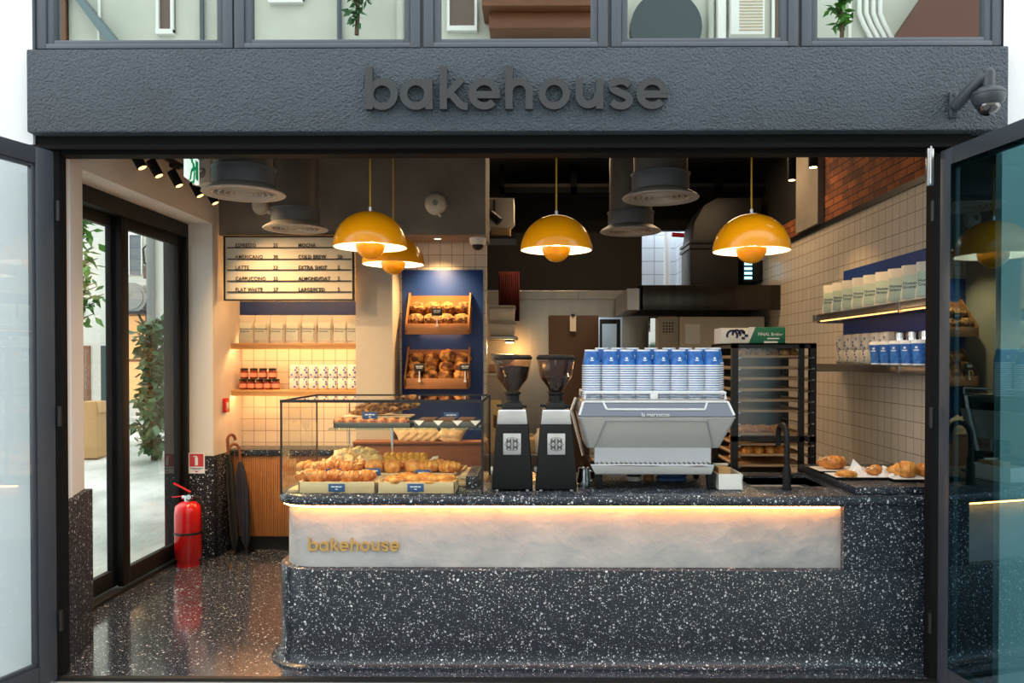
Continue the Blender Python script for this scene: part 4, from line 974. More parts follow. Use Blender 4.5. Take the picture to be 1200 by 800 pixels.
wb = thing('white_box', 'open white box holding cardboard, right of the espresso machine', 'box', (PX(850, .52, 570), .52, ZT))
wx = 13*S(.4)
MB().prism([(-wx*1.2, 0), (wx*.9, 0), (wx*1.05, .105), (-wx*1.2, .105)], -.16, -.155).box(-wx*1.2, wx*.9, -.16, .16, 0, .005).box(-wx*1.2, wx, .155, .16, 0, .105).prism([(-.16, 0), (.16, 0), (.16, .105), (-.16, .105)], wx*.93, wx*.99, 'YZ').box(-wx*1.2, -wx*1.15, -.16, .16, 0, .105).build('box_body', m_paper, wb)
MB().box(-wx*.8, wx*.3, -.05, .12, .006, .13, .003).build('cardboard_insert', m_cardbox, wb)
tag(MB().box(-.05, .05, -.002, .03, .0, .012, .002).build('paper_slip', m_paper, loc=(PX(846, .56), .58, ZT+.131)), 'small white slip on the cardboard in the white box', 'paper')
# ---------------------------------------------------------------- trays with pastries on the raised slab
def steel_tray(label, x0, x1, y0, y1):
    o = thing('serving_tray', label, 'tray', ((x0+x1)/2, (y0+y1)/2, ZR), group='trays on the raised slab'); a, b_ = (x1-x0)/2, (y1-y0)/2
    MB().hull([(sx*a*(.92 if z == 0 else 1), sy*b_*(.92 if z == 0 else 1), z) for sx in (-1, 1) for sy in (-1, 1) for z in (0, .018)], bev=.004).build('tray_body', m_bmatte, o)
    MB().box(-a*.95, a*.95, -b_*.93, b_*.93, .018, .021).build('paper_liner', m_paper, o)
    return o
tr1 = (PX(958, .78), PX(1022, .78), .74, .98); tr2 = (PX(977, .5), PX(1040, .5), .46, .68); tr3 = (PX(1045, .42), PX(1104, .42), .38, .6)
steel_tray('black tray of pastry nearest the rack on the raised slab', *tr1); steel_tray('black tray with crumpled paper in the middle of the raised slab', *tr2); steel_tray('black tray of croissants nearest the glass door on the raised slab', *tr3)
zq = ZR+.021
put('alm', None, 'almond_croissant', 'glazed filled croissant on the tray nearest the rack', 'croissant', (PX(977, .86), .84, zq), .2, 'pastries on the raised slab', 1.25)
put('alm', None, 'almond_croissant', 'browned pastry among the paper in the middle tray', 'croissant', (PX(1027, .56), .56, zq), .9, 'pastries on the raised slab', .9)
put('spi', None, 'pastry_swirl', 'flat golden swirl at the left of the middle tray', 'pastry', (PX(991, .53), .52, zq), 1, 'pastries on the raised slab', .8)
put('cro', None, 'butter_croissant', 'large croissant at the left of the tray nearest the glass door', 'croissant', (PX(1062, .48), .47, zq), .3, 'pastries on the raised slab', 1.22)
put('cro', None, 'butter_croissant', 'croissant at the right of the tray nearest the glass door', 'croissant', (PX(1090, .48), .48, zq), -.3, 'pastries on the raised slab', 1.15)
def crumple(seed, w, h):
    r = random.Random(seed); b = bmesh.new(); n = 5
    V = [[b.verts.new(((i/n-.5)*w+r.uniform(-.01, .01), (j/n-.5)*w*.7+r.uniform(-.01, .01), max(0, h*(1-abs(i/n-.5)*1.6)*r.uniform(.3, 1)*(j/n)))) for j in range(n+1)] for i in range(n+1)]
    for i in range(n):
        for j in range(n): b.faces.new((V[i][j], V[i+1][j], V[i+1][j+1], V[i][j+1]))
    mb = MB(); mb._merge(b); return mb.build('crumpled_paper', m_paper, smooth=0)
for sd, q, y, w_, h_, lb in ((1, 1008, .57, .17, .13, 'white crumpled paper standing up in the middle tray'), (2, 1038, .52, .1, .09, 'white crumpled paper at the right end of the middle tray'), (3, 1050, .44, .07, .06, 'small white paper at the left of the tray nearest the glass door'), (4, 1076, .43, .08, .04, 'white paper between the two croissants by the glass door')):
    o = tag(crumple(sd, w_, h_), lb, 'paper', 'papers on the raised slab'); o.location = (PX(q, y), y, zq)
# ---------------------------------------------------------------- rack of trays
YRK = 1.5; rx0, rx1 = PX(858, YRK), PX(957, YRK); ztk = PZ(402, YRK); DR = .72
rk = thing('bakery_rack', 'tall black bakery tray rack behind the counter', 'rack', ((rx0+rx1)/2, YRK, 0))
w2 = (rx1-rx0)/2; pw = .05
mb = MB()
for x in (-w2, w2-pw):
    for y in (0, DR-pw): mb.box(x, x+pw, y, y+pw, .08, ztk)
xm = PX(937, YRK)-(rx0+rx1)/2
mb.box(xm, xm+.04, 0, .04, .08, ztk)
for y in (0, DR-.04): mb.box(-w2, w2, y, y+.04, ztk-.04, ztk).box(-w2, w2, y, y+.04, .08, .12)
mb.box(-w2, -w2+.04, 0, DR, ztk-.04, ztk).box(w2-.04, w2, 0, DR, ztk-.04, ztk).box(-w2, w2, 0, .04, PZ(517, YRK), PZ(511, YRK)).box(-w2, w2, 0, DR, ztk-.012, ztk)
mb.build('frame', m_black, rk)
mb = MB(); zs = [PZ(y, YRK) for y in (418, 431, 444, 457, 469.5, 482, 495.5, 509, 521, 533.5, 546)]
for z in zs:
    for x in (-w2+pw, w2-pw-.02): MB().box(x, x+.02, 0, DR, z-.015, z-.008).build('tray_runner', m_alu, rk)
    MB().box(w2-.04, w2-.02, -.01, .0, z-.012, z).build('catch', m_alu, rk)
for q in (-1, 1):
    for y in (.04, DR-.04): MB().cyl((q*(w2-.03)-.012, y, .04), (q*(w2-.03)+.012, y, .04), .04).build('castor', m_rub, rk)
MB().box(-w2+pw, xm, .018, .022, PZ(511, YRK), ztk-.04).build('front_cover', m_film, rk, smooth=0)
MB().box(-w2+pw, w2-pw, DR-.012, DR-.006, .12, ztk-.04).build('dark_backing', M('dim_backing_brown', (62, 52, 44), .5), rk, smooth=0)  # dark sheet added for the dimness behind the trays
m_traye = M('tray_tan', (196, 160, 118), .5)
x0_, x1_ = rx0+pw+.005, rx1-pw-.005
tk = thing('rack_tray', 'x', 'tray')
MB().box(-(x1_-x0_)/2, (x1_-x0_)/2, 0, DR-.06, 0, .008, .002).box(-(x1_-x0_)/2, (x1_-x0_)/2, 0, .012, .004, .02).box(-(x1_-x0_)/2, -(x1_-x0_)/2+.012, .0, DR-.06, .004, .02).box((x1_-x0_)/2-.012, (x1_-x0_)/2, .0, DR-.06, .004, .02).build('tray_body', m_traye, tk)
for i, z in enumerate(zs):
    if i == 6: continue
    lb = 'baking tray in the black rack, %s from the top' % ORD[i]
    o = tk if i == 0 else dup(tk, lb)
    if i == 0: o['label'] = lb; o['group'] = 'trays in the black rack'
    o.location = ((rx0+rx1)/2, YRK+.03, z-.008)
xk = lambda q: PX(q, YRK+.1)
for i, q in enumerate((872, 883, 893, 908, 921, 931)):
    put('bun', None, 'round_bun', 'golden bun on the top rack tray, %s' % nth(i, 6), 'bun', (xk(q), YRK+.12+.03*(i % 2), zs[0]+.002), i, 'buns in the black rack', .75)
for i, q in enumerate((878, 890, 903, 916)):
    put('bun', None, 'round_bun', 'golden bun on the second lowest rack tray, %s' % nth(i, 4), 'bun', (xk(q), YRK+.12, zs[9]+.002), i, 'buns in the black rack', .75)
for i, q in enumerate((871, 879, 887, 896, 905, 912)):
    put('cro', None, 'butter_croissant', 'croissant on the rack tray above the cross bar, %s' % nth(i, 6), 'croissant', (xk(q), YRK+.1+.04*(i % 2), zs[7]+.002), i*.7, 'croissants in the black rack', .8)
for i, j in enumerate((7, 8, 9, 10)):
    put('bun2', None, 'glazed_roll', 'orange roll at the left edge of the rack, on the %s tray from the top' % ORD[j], 'roll', (x0_+.06, YRK+.35, zs[j]+.002), i, 'rolls at the left of the black rack', 1.0)
ck = thing('pastry_carton', 'white, blue and green printed carton lying on top of the black rack', 'carton', (PX(881, YRK+.15), YRK+.2, ztk))
s3 = S(YRK+.1)
MB().box(-38*s3, -6*s3, -.1, .14, 0, 18*s3, .003).build('white_end', m_paper, ck)
MB().box(-6*s3, 37*s3, -.1, .14, 0, 19*s3, .003).build('green_end', M('green_carton', (24, 112, 84), .5), ck)['label'] = 'green printed end of the carton'
mb = MB()
for cx_, cz_, r_ in ((-25, 9, 6), (-20, 11, 4.5), (-14, 12, 3)): mb.stroke([(cx_*s3+r_*s3*math.cos(a*.5), cz_*s3+r_*s3*math.sin(a*.5)) for a in range(-1, 8)], 2.6*s3, .001)
for cx_, cz_ in ((-12, 13), (-8.5, 9), (-12, 6)): mb.stroke([(cx_*s3-2*s3, cz_*s3), (cx_*s3+2*s3, cz_*s3)], 3*s3, .001)
o = mb.build('blue_print', m_ink, ck, loc=(0, -.101, 0), smooth=0)
MB().prism([(-6*s3, 0), (2*s3, 19*s3), (-6*s3, 19*s3)], -.103, -.1005).build('white_wedge', m_paper, ck)
MB().text('FINAL Bridor', 5.2*s3, .001, at=(5*s3, -.102, 9*s3)).box(16*s3, 30*s3, -.1025, -.1, 5*s3, 6.4*s3).box(12*s3, 28*s3, -.1025, -.1, .5*s3, 2.6*s3).build('printed_lettering', m_cupw, ck, smooth=0)
# ---------------------------------------------------------------- right wall shelves
XS = 2.56
tag(MB().box(XW-.012, XW-.002, .14, 2.53, PZ(430, .9, 1090)+.0, CZ+.282*XW).build('navy_wall_board', m_navy), 'dark navy board fixed to the right wall behind the shelves', 'board')
def wshelf(name, label, z, th, y0, y1):
    o = thing(name, label, 'shelf', (XS, y0, z))
    MB().box(0, XW-XS-.004, 0, y1-y0, -th, 0, .003).build('shelf_board', m_steel, o)
    if 'upper' in label: MB().box(.02, .04, .15, y1-y0-.12, -th-.008, -th).build('led_strip', glow('shelf_led', (255, 180, 100), 3.5), o)
    for y in (.62, y1-y0-.05): MB().box(-.004, .0, y, y+.05, -th, .0).box(.0, .3, y+.01, y+.03, -th-.02, -th).build('bracket', m_alu, o)
    return o
zu = CZ+.135*XS+.055; zl = CZ-.018*XS
wshelf('wall_shelf', 'upper steel shelf with a light strip on the right wall', zu, .058, .2, 2.5)
wshelf('wall_shelf', 'lower steel shelf on the right wall carrying cups', zl, .055, .2, 2.6)
def bag(name, w, h, d, body, lab, lines, ink):
    o = thing(name, '', 'bag')
    mb = MB(); b = bmesh.new(); n, k = 8, 12; G = []
    for j in range(k+1):
        v = j/k; z = h*v; th = d/2*(1-.96*max(0, (v-.35)/.65)**1.2); ww = w/2*(1-.07*math.sin(PI*v)-(.05 if j == k else 0)+.03*math.sin(v*9))
        ringp = []
        for i in range(2*n):
            a = 2*PI*i/(2*n); cx_ = math.copysign(abs(math.cos(a))**.55, math.cos(a)); cy_ = math.copysign(abs(math.sin(a))**.8, math.sin(a))
            p_ = Vector((ww*cx_, th*cy_, z)); p_.y += .016*noise.noise(p_*20)*(1 if v < .8 else .6); p_.z += (.012*noise.noise(Vector((p_.x*16, 1, 2))) if j == k else 0); ringp.append(b.verts.new(p_))
        G.append(ringp)
    for A_1, B_1 in zip(G, G[1:]):
        for i in range(2*n): b.faces.new((A_1[i], A_1[(i+1) % (2*n)], B_1[(i+1) % (2*n)], B_1[i]))
    b.faces.new(G[0]); b.faces.new(G[-1]); mb._merge(b)
    body_ = mb.build('pouch', body, o, smooth=60)
    if lab: MB().prism([(-w*.36, h*.1), (w*.36, h*.1), (w*.36, h*.72), (-w*.36, h*.72)], -d*.5-.012, -d*.5+.004, bev=.001).build('front_label', lab, body_)
    mb = MB()
    for t_, z_, sz in lines: mb.text(t_, sz, .001, at=(-w*.32, -d*.5-.0135, z_), bold=.008)
    if lines: mb.build('printed_lettering', ink, body_, smooth=0)
    return o
HG = [('Homemade', .125, .03), ('Granola', .098, .03)]
gr = bag('granola_bag', .2, .27, .1, m_bag, m_mint, HG, m_ink)
for i in range(11):
    y = 2.40-.215*i; lb = 'white bag of granola on the upper right shelf, %s from the far end' % ORD[i]
    lx, ly = XS+.15, y
    if i == 0: gr['label'] = lb; gr['group'] = 'granola bags on the right shelf'; o = gr
    else: o = dup(gr, lb)
    o.location = (lx, ly, zu); o.rotation_euler = (0, 0, -.75+R.uniform(-.06, .06))
# pouches with scattered blue motifs
m_motif = M('blue_motif', (62, 92, 176), .6)
def pouch(name, w, h, d):
    o = thing(name, '', 'pouch'); r = random.Random(5)
    mb = MB().box(-w/2, w/2, -d/2, d/2, 0, h*.48, .022, seg=3).box(-w/2*.96, w/2*.96, -d/2*.96, d/2*.96, h*.46, h, .022, seg=3)
    for k in range(9):
        x = r.uniform(-.36, .36)*w; z = h*(.1+.095*k); q = w*.17
        for f in (0, 1): mb.prism([(x-q*r.random(), z), (x+q*r.random(), z-q*.3), (x+q*.8, z+q*.8), (x-q*.2, z+q)], (-d/2-.001, d/2-.001)[f], (-d/2+.002, d/2+.0015)[f], m=1)
    for k in range(8):
        y = r.uniform(-.32, .32)*d; z = h*(.1+.1*k); q = w*.13
        mb.prism([(y-q*r.random(), z), (y+q*r.random(), z-q*.3), (y+q*.8, z+q*.8), (y-q*.2, z+q)], -w/2-.001, -w/2+.002, 'YZ', m=1)
    mb.build('pouch_body', [m_bag, m_motif], o, smooth=40)
    return o
po = pouch('patterned_pouch', .125, .25, .125)
for i in range(6):
    y = 2.12-.17*i; lb = 'white pouch with blue motifs on the lower right shelf, %s from the far end' % ORD[i]
    if i == 0: o = po; o['label'] = lb; o['group'] = 'patterned pouches on the right shelf'
    else: o = dup(po, lb)
    o.location = (XS+.14, y, zl); o.rotation_euler = (0, 0, R.uniform(-.1, .1))
tc = thing('takeaway_cup', '', 'takeaway cup')
MB().lathe([(0, 0), (.046, 0), (.047, .012)], (0, 0, 0), 22, 1).lathe([(.047, .012), (.06, .15)], (0, 0, 0), 22, 0).build('cup_body', [m_blue, m_cupw], tc)
tcl = MB().lathe([(.06, .148), (.064, .15), (.064, .158), (.058, .162), (.056, .174), (.05, .176), (.0, .172)], (0, 0, 0), 22).build('lid', m_cupw, tc)
mb = MB().box(-.062, -.058, -.012, .004, .115, .13).box(-.061, -.056, -.02, .016, .1, .107); mb.build('printed_mark', m_cupw, tc, rot=(0, 0, .6))
for i, q in enumerate((1017, 1029.5, 1042.5, 1055, 1069)):
    y = 1.32-.165*i; lb = 'blue takeaway cup with white lid on the lower right shelf, %s' % nth(i, 5)
    if i == 0: o = tc; o['label'] = lb; o['group'] = 'takeaway cups on the right shelf'
    else: o = dup(tc, lb)
    o.location = (XS+.07, y, zl)
cn_ = thing('steel_flask', '', 'flask')
MB().lathe([(0, 0), (.05, 0), (.05, .2), (0, .2)], (0, 0, 0), 20).build('flask_body', m_chrome, cn_)
MB().lathe([(.051, .2), (.053, .2), (.053, .24), (.045, .245), (0, .245)], (0, 0, 0), 20).build('lid', m_alu, cn_)
MB().lathe([(.0505, .05), (.0512, .05), (.0512, .18), (.0505, .18)], (0, 0, 0), 20, closed=True).build('paper_band', m_kraft, cn_)
for i in range(6):
    y = 1.4-.19*i; lb = 'steel flask with pale band behind the takeaway cups, %s' % nth(i, 6)
    if i == 0: o = cn_; o['label'] = lb; o['group'] = 'steel flasks on the right shelf'
    else: o = dup(cn_, lb)
    o.location = (XS+.2, y, zl)
# ---------------------------------------------------------------- left shelves
Ysh = 3.14; Yw = YB
def lshelf(label, y_px):
    z = PZ(y_px, Ysh); x1 = PX(417, YP)-.004; o = thing('wooden_shelf', label, 'shelf', (-3.09, Ysh, z))
    MB().box(0, x1+3.09, 0, Yw-Ysh-.002, -.035, 0, .003).build('shelf_board', m_oak, o)
    MB().box(0, x1+3.09, 0, .012, -.06, -.035).build('front_lip', m_oak, o)
    MB().box(.01, x1+3.08, .03, .045, -.046, -.036).build('led_strip', glow('left_shelf_led', (255, 192, 122), 62), o)
    if 'upper' in label: MB().box(.01, x1+3.08, Yw-Ysh-.02, Yw-Ysh-.008, .001, .01).build('led_strip', glow('left_shelf_led_rear', (255, 192, 122), 60), o)
    return z
zs1 = lshelf('upper wooden shelf of white bags left of the pillar', 402)
zs2 = lshelf('lower wooden shelf of jars and pouches left of the pillar', 457)
tag(MB().box(PX(277, Yw), PX(417, YP), Yw-.012, Yw-.002, zs1, PZ(353, Yw)).build('navy_wall_board', m_navy), 'narrow navy board behind the bags under the menu', 'board')
mb = MB().box(-2.98, PX(417, YP)-.06, 2.93, 2.945, PZ(352, 2.86)+.03, PZ(352, 2.86)+.04)  # hidden strip added to light the fronts of the bags
tag(mb.build('menu_fill_strip', glow('menu_fill_glow', (255, 190, 116), 55)), 'added warm strip behind the lower menu board edge lighting the bag fronts', 'light strip')
g2 = bag('granola_bag', .168, .29, .1, m_bag, M('pale_mint', (222, 228, 212), .65), [('Homemade', .14, .026), ('Granola', .115, .026)], m_ink)
for i in range(8):
    q = 289+18.4*i; lb = 'white bag of granola on the upper left shelf, %s' % nth(i, 8)
    if i == 0: o = g2; o['label'] = lb; o['group'] = 'granola bags on the left shelf'
    else: o = dup(g2, lb)
    o.location = (PX(q, 3.24)if i < 7 else PX(q-3, 3.24), 3.26, zs1); o.rotation_euler = (0, 0, R.uniform(-.12, .12))
jr = thing('jam_jar', '', 'jar')
jb_ = MB().lathe([(0, 0), (.036, 0), (.04, .006), (.04, .075), (.034, .086), (0, .086)], (0, 0, 0), 18).build('jar_body', M('red_jam', (136, 40, 18), .12, var=(9, (104, 26, 12), .3), coat=.6), jr)
MB().lathe([(0, .086), (.037, .086), (.038, .09), (.038, .108), (0, .11)], (0, 0, 0), 18).build('lid', m_black, jr)
MB().lathe([(.0405, .02), (.0412, .02), (.0412, .062), (.0405, .062)], (0, 0, 0), 18, closed=True).build('paper_label', M('pink_label', (222, 150, 120), .6), jb_)
for i in range(9):
    up_ = i >= 5; k = i-5 if up_ else i
    lb = 'red jam jar on the lower left shelf, %s of the %s row' % (nth(k, 4 if up_ else 5), 'upper' if up_ else 'lower')
    if i == 0: o = jr; o['label'] = lb; o['group'] = 'jam jars on the left shelf'
    else: o = dup(jr, lb)
    o.location = (PX((285.5 if up_ else 284)+(11 if up_ else 9.6)*k, 3.22), 3.24, zs2+(.111 if up_ else 0))
p2 = pouch('patterned_pouch', .098, .255, .1)
for i in range(8):
    lb = 'white pouch with blue motifs on the lower left shelf, %s' % nth(i, 8)
    if i == 0: o = p2; o['label'] = lb; o['group'] = 'patterned pouches on the left shelf'
    else: o = dup(p2, lb)
    o.location = (PX(345+11.3*i, 3.24)-(.02 if i == 7 else 0), 3.26, zs2)
# low slatted cabinet under the shelves and brown cabinet under the bread
Yk = 3.03
xc0, xc1 = -3.075, PX(417, YP)-.004
zc = PZ(527, Yk)
bc = thing('slatted_cabinet', 'low cabinet with orange oak slats and terrazzo top under the left shelves', 'cabinet', ((xc0+xc1)/2, Yk, 0))
w_ = (xc1-xc0)/2
MB().box(-w_, w_, 0, Yw-Yk-.003, zc-.06, zc, .005).build('worktop', m_terr, bc)
MB().box(-w_, w_, .05, Yw-Yk-.003, 0, .14).build('plinth', m_black, bc)
mb = MB().box(-w_, w_, .03, Yw-Yk-.01, .14, zc-.06)
n = 58
for i in range(n):
    x = -w_+2*w_*i/n; mb.box(x+.0015, x+2*w_/n-.0015, .015, .032, .14, zc-.062, .003)
mb.build('slatted_front', m_slat, bc)
bw = thing('brown_cabinet', 'brown wooden cabinet under the bread board', 'cabinet', ((PX(417, YP)+PX(572, YP))/2, 2.80, 0))
w_ = (PX(574, 2.8)-PX(418, 2.8))/2; zb_ = PZ(521, 2.8)
MB().box(-w_, w_, 0, YP-2.80-.004, .1, zb_, .006).box(-w_, w_, -.01, YP-2.8-.004, zb_, zb_+.03, .004).box(-w_, w_, .04, YP-2.8-.004, 0, .1).build('carcass', m_brownw, bw)
pb = MB()
pk = bag('paper_bread_bag', .16, .3, .1, m_kraft, None, [], m_ink)
for i in range(6):
    lb = 'kraft paper bread bag leaning on the brown cabinet, %s' % nth(i, 6)
    if i == 0: o = pk; o['label'] = lb; o['group'] = 'paper bread bags'
    else: o = dup(pk, lb)
    o.location = (PX(478+10.5*i, 2.88), 2.88, zb_+.032); o.rotation_euler = (.0, -.5 if i < 4 else .45, .0); o.scale = (1, 1, .62)
# ---------------------------------------------------------------- bread board and boxes
Yd = YB-.02; sd = S(Yd)
tag(MB().box(PX(471, Yd), PX(566, Yd), Yd, YB-.002, .9, PZ(316, Yd), .003).build('navy_bread_board', m_navy), 'tall navy board carrying the two bread boxes', 'board')
Yf = Yd-.26; sf = S(Yf)
def breadbox(label, xl, xr, y_bot, y_ft, y_bt):
    x0, x1 = PX(xl, Yf), PX(xr, Yf); z0 = PZ(y_bot, Yf); zf = PZ(y_ft, Yf)-z0; zb = PZ(y_bt, Yd-.02)-z0; w = x1-x0
    o = thing('bread_box', label, 'bread box', (x0, Yf, z0)); D_ = Yd-Yf-.003
    MB().box(0, w, 0, .018, -.014, zf, .003).build('front_board', m_oakd, o)
    for x in (0, w-.018): MB().prism([(.0, 0), (D_, 0), (D_, zb), (D_-.03, zb), (.0, zf+.012)], x, x+.018, 'YZ').build('side_board', m_oakd, o)
    MB().box(.018, w-.018, D_-.015, D_, 0, zb-.03).build('back_board', m_oakd, o)
    MB().prism([(.018, 0), (D_-.015, .0), (D_-.015, zf*1.6), (.018, zf*.45)], .018, w-.018, 'YZ').build('sloped_base', m_oakd, o)
    if 'upper' in label: MB().box(.1, w-.1, D_-.07, D_-.06, -.006, 0).build('led_strip', glow('box_led', (255, 190, 130), 25), o)
    return x0, x1, z0, zf, zb
def loaf(mat, seed, h=.78, scored=False):
    rid = (lambda d: -.07*max(0, math.sin(d.x*9+d.y*3)**8)) if scored else None
    return MB().ball((0, 0, 0), (.096, .092, .092*h), 16, 0, .12, 5, seed, ridge=rid).build('bread_loaf', mat, smooth=70)
x0, x1, z0, zf, zb = breadbox('upper wooden bread box of dark seeded loaves', 475, 550, 390, 379, 343)
w = x1-x0
for r_ in (0, 1):
    for i in range(4):
        put('lo1', lambda: loaf(m_loaf, 2), 'bread_loaf', 'dark seeded loaf in the upper bread box, %s of the %s row' % (nth(i, 4), ('front', 'back')[r_]), 'loaf', (x0+.092+(w-.18)*i/3+(.01 if r_ else 0), Yf+.10+.085*r_, z0+zf+.04+.125*r_), i*1.7+r_, 'dark seeded loaves', .96)
y0, y1, zz0, zzf, zzb = breadbox('lower wooden bread box of scored golden loaves', 473.5, 549, 454, 443, 406)
for r_, cnt in ((0, 4), (1, 4), (2, 4)):
    for i in range(cnt):
        put('lo2', lambda: loaf(m_loaf2, 7, .85, True), 'bread_loaf', 'scored golden loaf in the lower bread box, %s of the %s row' % (nth(i, cnt), ('front', 'middle', 'back')[r_]), 'loaf', (y0+.09+(w-.17)*i/3+R.uniform(-.01, .01), Yf+.09+.06*r_, zz0+zzf+.02+.085*r_+(.03 if i == 2 and r_ == 2 else 0)), i*2.3+r_, 'scored golden loaves', .9 if r_ < 2 else .97)
def sgn():
    o = thing('bread_sign', '', 'bread sign')
    spl = MB().box(-.055, .055, -.004, .004, .07, .145, .002).build('sign_plate', M('slate_card', (44, 40, 40), .6), o)
    MB().box(-.035, -.005, -.0055, -.004, .115, .124).box(.0, .036, -.0055, -.004, .115, .124).box(-.03, .03, -.0055, -.004, .1, .106).build('lettering', m_cupw, spl, smooth=0)
    MB().box(-.006, .006, -.003, .003, -.03, .07).box(-.012, .012, -.01, .004, -.04, -.02).build('stem', m_cupw, o)
    return o
sg = sgn()
for i, (q, y, zz, lb) in enumerate([(512, 378, 0, 'in the middle of the upper bread box'), (491.5, 443, 0, 'at the left of the lower bread box'), (545, 443, 0, 'at the right of the lower bread box')]):
    p = P(q, y, Yf-.012); lab = 'small dark sign on a white stem '+lb
    if i == 0: o = sg; o['label'] = lab; o['group'] = 'bread signs'
    else: o = dup(sg, lab)
    o.location = p
# ---------------------------------------------------------------- menu board
Ymn = 2.86; x0, x1, z0, z1 = PX(263, Ymn), PX(415, Ymn), PZ(352, Ymn), PZ(276, Ymn)
mn = thing('menu_board', 'pale black-framed menu board with five rails of drinks and prices', 'menu board', (x0, Ymn, z0))
W = x1-x0; H = z1-z0; sm = S(Ymn)
mpn = MB().box(.012, W-.012, .0, .03, .012, H-.012).build('panel', m_cream, mn)
MB().box(0, W, -.012, .03, 0, .014).box(0, W, -.012, .03, H-.014, H).box(0, .014, -.012, .03, .014, H-.014).box(W-.014, W, -.012, .03, .014, H-.014).build('frame', m_black, mn)
ty = [290, 303.5, 316, 329, 341.8]
mb = MB()
for y in ty: MB().box(4*sm, W-3*sm, -.008, 0, (352-y)*sm-.005, (352-y)*sm+.005).build('rail', m_black, mpn)
mb = MB()
items = [('ESPRESSO', '25', 'MOCHA', ''), ('AMERICANO', '30', 'COLD BREW', '50'), ('LATTE', '32', 'EXTRA SHOT', '5'), ('CAPPUCCINO', '32', 'ALMOND/OAT', '5'), ('FLAT WHITE', '37', 'LARGE/ICED', '5')]
for y, it in zip(ty, items):
    for q, t_ in zip((276.5, 321, 350.5, 396.5), it):
        if t_: mb.text(t_, 6.2*sm, .003, at=((q-263)*sm, -.004, (352-y)*sm+.006), wscale=.86, bold=.006)
mb.build('lettering', m_black, mpn, smooth=0)
# ---------------------------------------------------------------- pendants
def pendant(q, yr, wpx, y_top, label, first=None):
    D_ = .5; Yp = D_*FPX/wpx+CY; c = P(q, yr, Yp)
    if first:
        return dup(first, label, c)
    o = thing('pendant_lamp', label, 'pendant lamp', c, group='yellow pendant lamps'); r = D_/2
    prof = [(r, 0)]; hgt = .245
    for i in range(1, 15):
        a = PI/2*i/14; prof.append((r*math.cos(a), hgt*math.sin(a)))
    prof[-1] = (.012, hgt)
    inner = [(max(.008, x-.005), max(0, z-.005)) for x, z in prof]
    shd = MB().lathe([(inner[0][0], 0)]+prof, (0, 0, 0), 48); shd = shd.build('shade', m_yel, o, smooth=50)
    MB().lathe([(inner[0][0], .001)]+inner[1:], (0, 0, 0), 48).build('shade_lining', m_inner, shd, smooth=60)['label'] = 'white inner face of the shade'
    rb = .1; zc_ = .02
    MB().lathe([(0, zc_-rb*1.0)]+[(rb*math.sin(PI/2*i/10), zc_-rb*math.cos(PI/2*i/10)) for i in range(1, 11)]+[(rb-.004, zc_)]+[((rb-.004)*math.cos(PI/2*i/10), zc_-(rb-.004)*math.sin(PI/2*i/10)) for i in range(1, 10)]+[(0, zc_-rb+.004)], (0, 0, 0), 32).build('bulb_shade', m_yel, o, smooth=60)
    mb = MB().cyl((0, 0, .15), (0, 0, hgt), .014)
    for a in range(3): mb.cyl((.095*math.cos(a*2.1), .095*math.sin(a*2.1), zc_-.01), (.11*math.cos(a*2.1), .11*math.sin(a*2.1), .2), .003, seg=6)
    lh = mb.build('lamp_holder', m_inner, o)
    MB().lathe([(0, .015), (.022, .025), (.034, .05), (.03, .075), (.018, .1), (.018, .15), (0, .15)], (0, 0, 0), 18).build('bulb', glow('bulb_glow', (255, 226, 180), 150), lh)
    MB().cyl((0, 0, hgt-.002), (0, 0, hgt+.03), .012).build('cap', m_alu, o)
    MB().cyl((0, 0, hgt+.03), (0, 0, ZC-c.z), .006, seg=8).build('cord', M('yellow_cord', (196, 152, 40), .6), o)
    return o
pn = pendant(434, 290, 86, 248, 'yellow dome pendant lamp in front of the menu board, nearer of the overlapping two')
pendant(461, 310, 72, 280, 'yellow dome pendant lamp behind another, nearest the bread board', pn)
pendant(652, 293.5, 84, 247, 'yellow dome pendant lamp hanging alone over the middle of the counter', pn)
pendant(880.5, 294.5, 89, 250, 'yellow dome pendant lamp hanging over the bakery rack side at the right', pn)
# ---------------------------------------------------------------- air ducts
def duct(q, y, wpx, label, first=None):
    D_ = .56; Yp = D_*FPX/wpx+CY; c = P(q, y, Yp)
    if first: return dup(first, label, c)
    o = thing('air_duct', label, 'air duct', c, group='vertical air ducts'); r = .2
    MB().lathe([(r, .17), (r, ZC-c.z)], (0, 0, 0), 32).build('pipe', M('duct_grey', (112, 106, 98), .5, .4, var=(3, (96, 90, 82), .3), bump=(12, .3, .01)), o)
    MB().lathe([(r+.004, .05), (r+.012, .06), (r+.012, .17), (r+.02, .175), (r+.02, .185), (r-.002, .19)], (0, 0, 0), 32).build('collar', M('duct_tape', (84, 88, 92), .5), o)
    MB().lathe([(.28, 0), (.285, .006), (.27, .02), (.205, .06), (.2, .06), (.2, .02), (.235, .0)], (0, 0, 0), 40, closed=True).build('flange', M('diffuser_grey', (168, 162, 154), .5), o)
    mb = MB()
    for k, rr in enumerate((.205, .165, .125, .085, .045)): mb.lathe([(rr, .003), (rr+.01, .003), (rr+.006, .03), (rr-.002, .03)], (0, 0, 0), 36, closed=True)
    mb.box(-.21, .21, -.005, .005, .045, .055).build('diffuser_ring', M('diffuser_ring', (196, 186, 172), .5), o)
    MB().lathe([(0, .1), (.2, .1)], (0, 0, 0), 24).build('inner_damper', m_black, o)
    return o
dc = duct(286, 228, 93, 'vertical air duct with round diffuser, nearest the exit sign')
duct(346.5, 269, 73, 'vertical air duct with round diffuser, just above the menu board', dc)
duct(774, 233, 87.5, 'vertical air duct with round diffuser, higher of the two over the kitchen', dc)
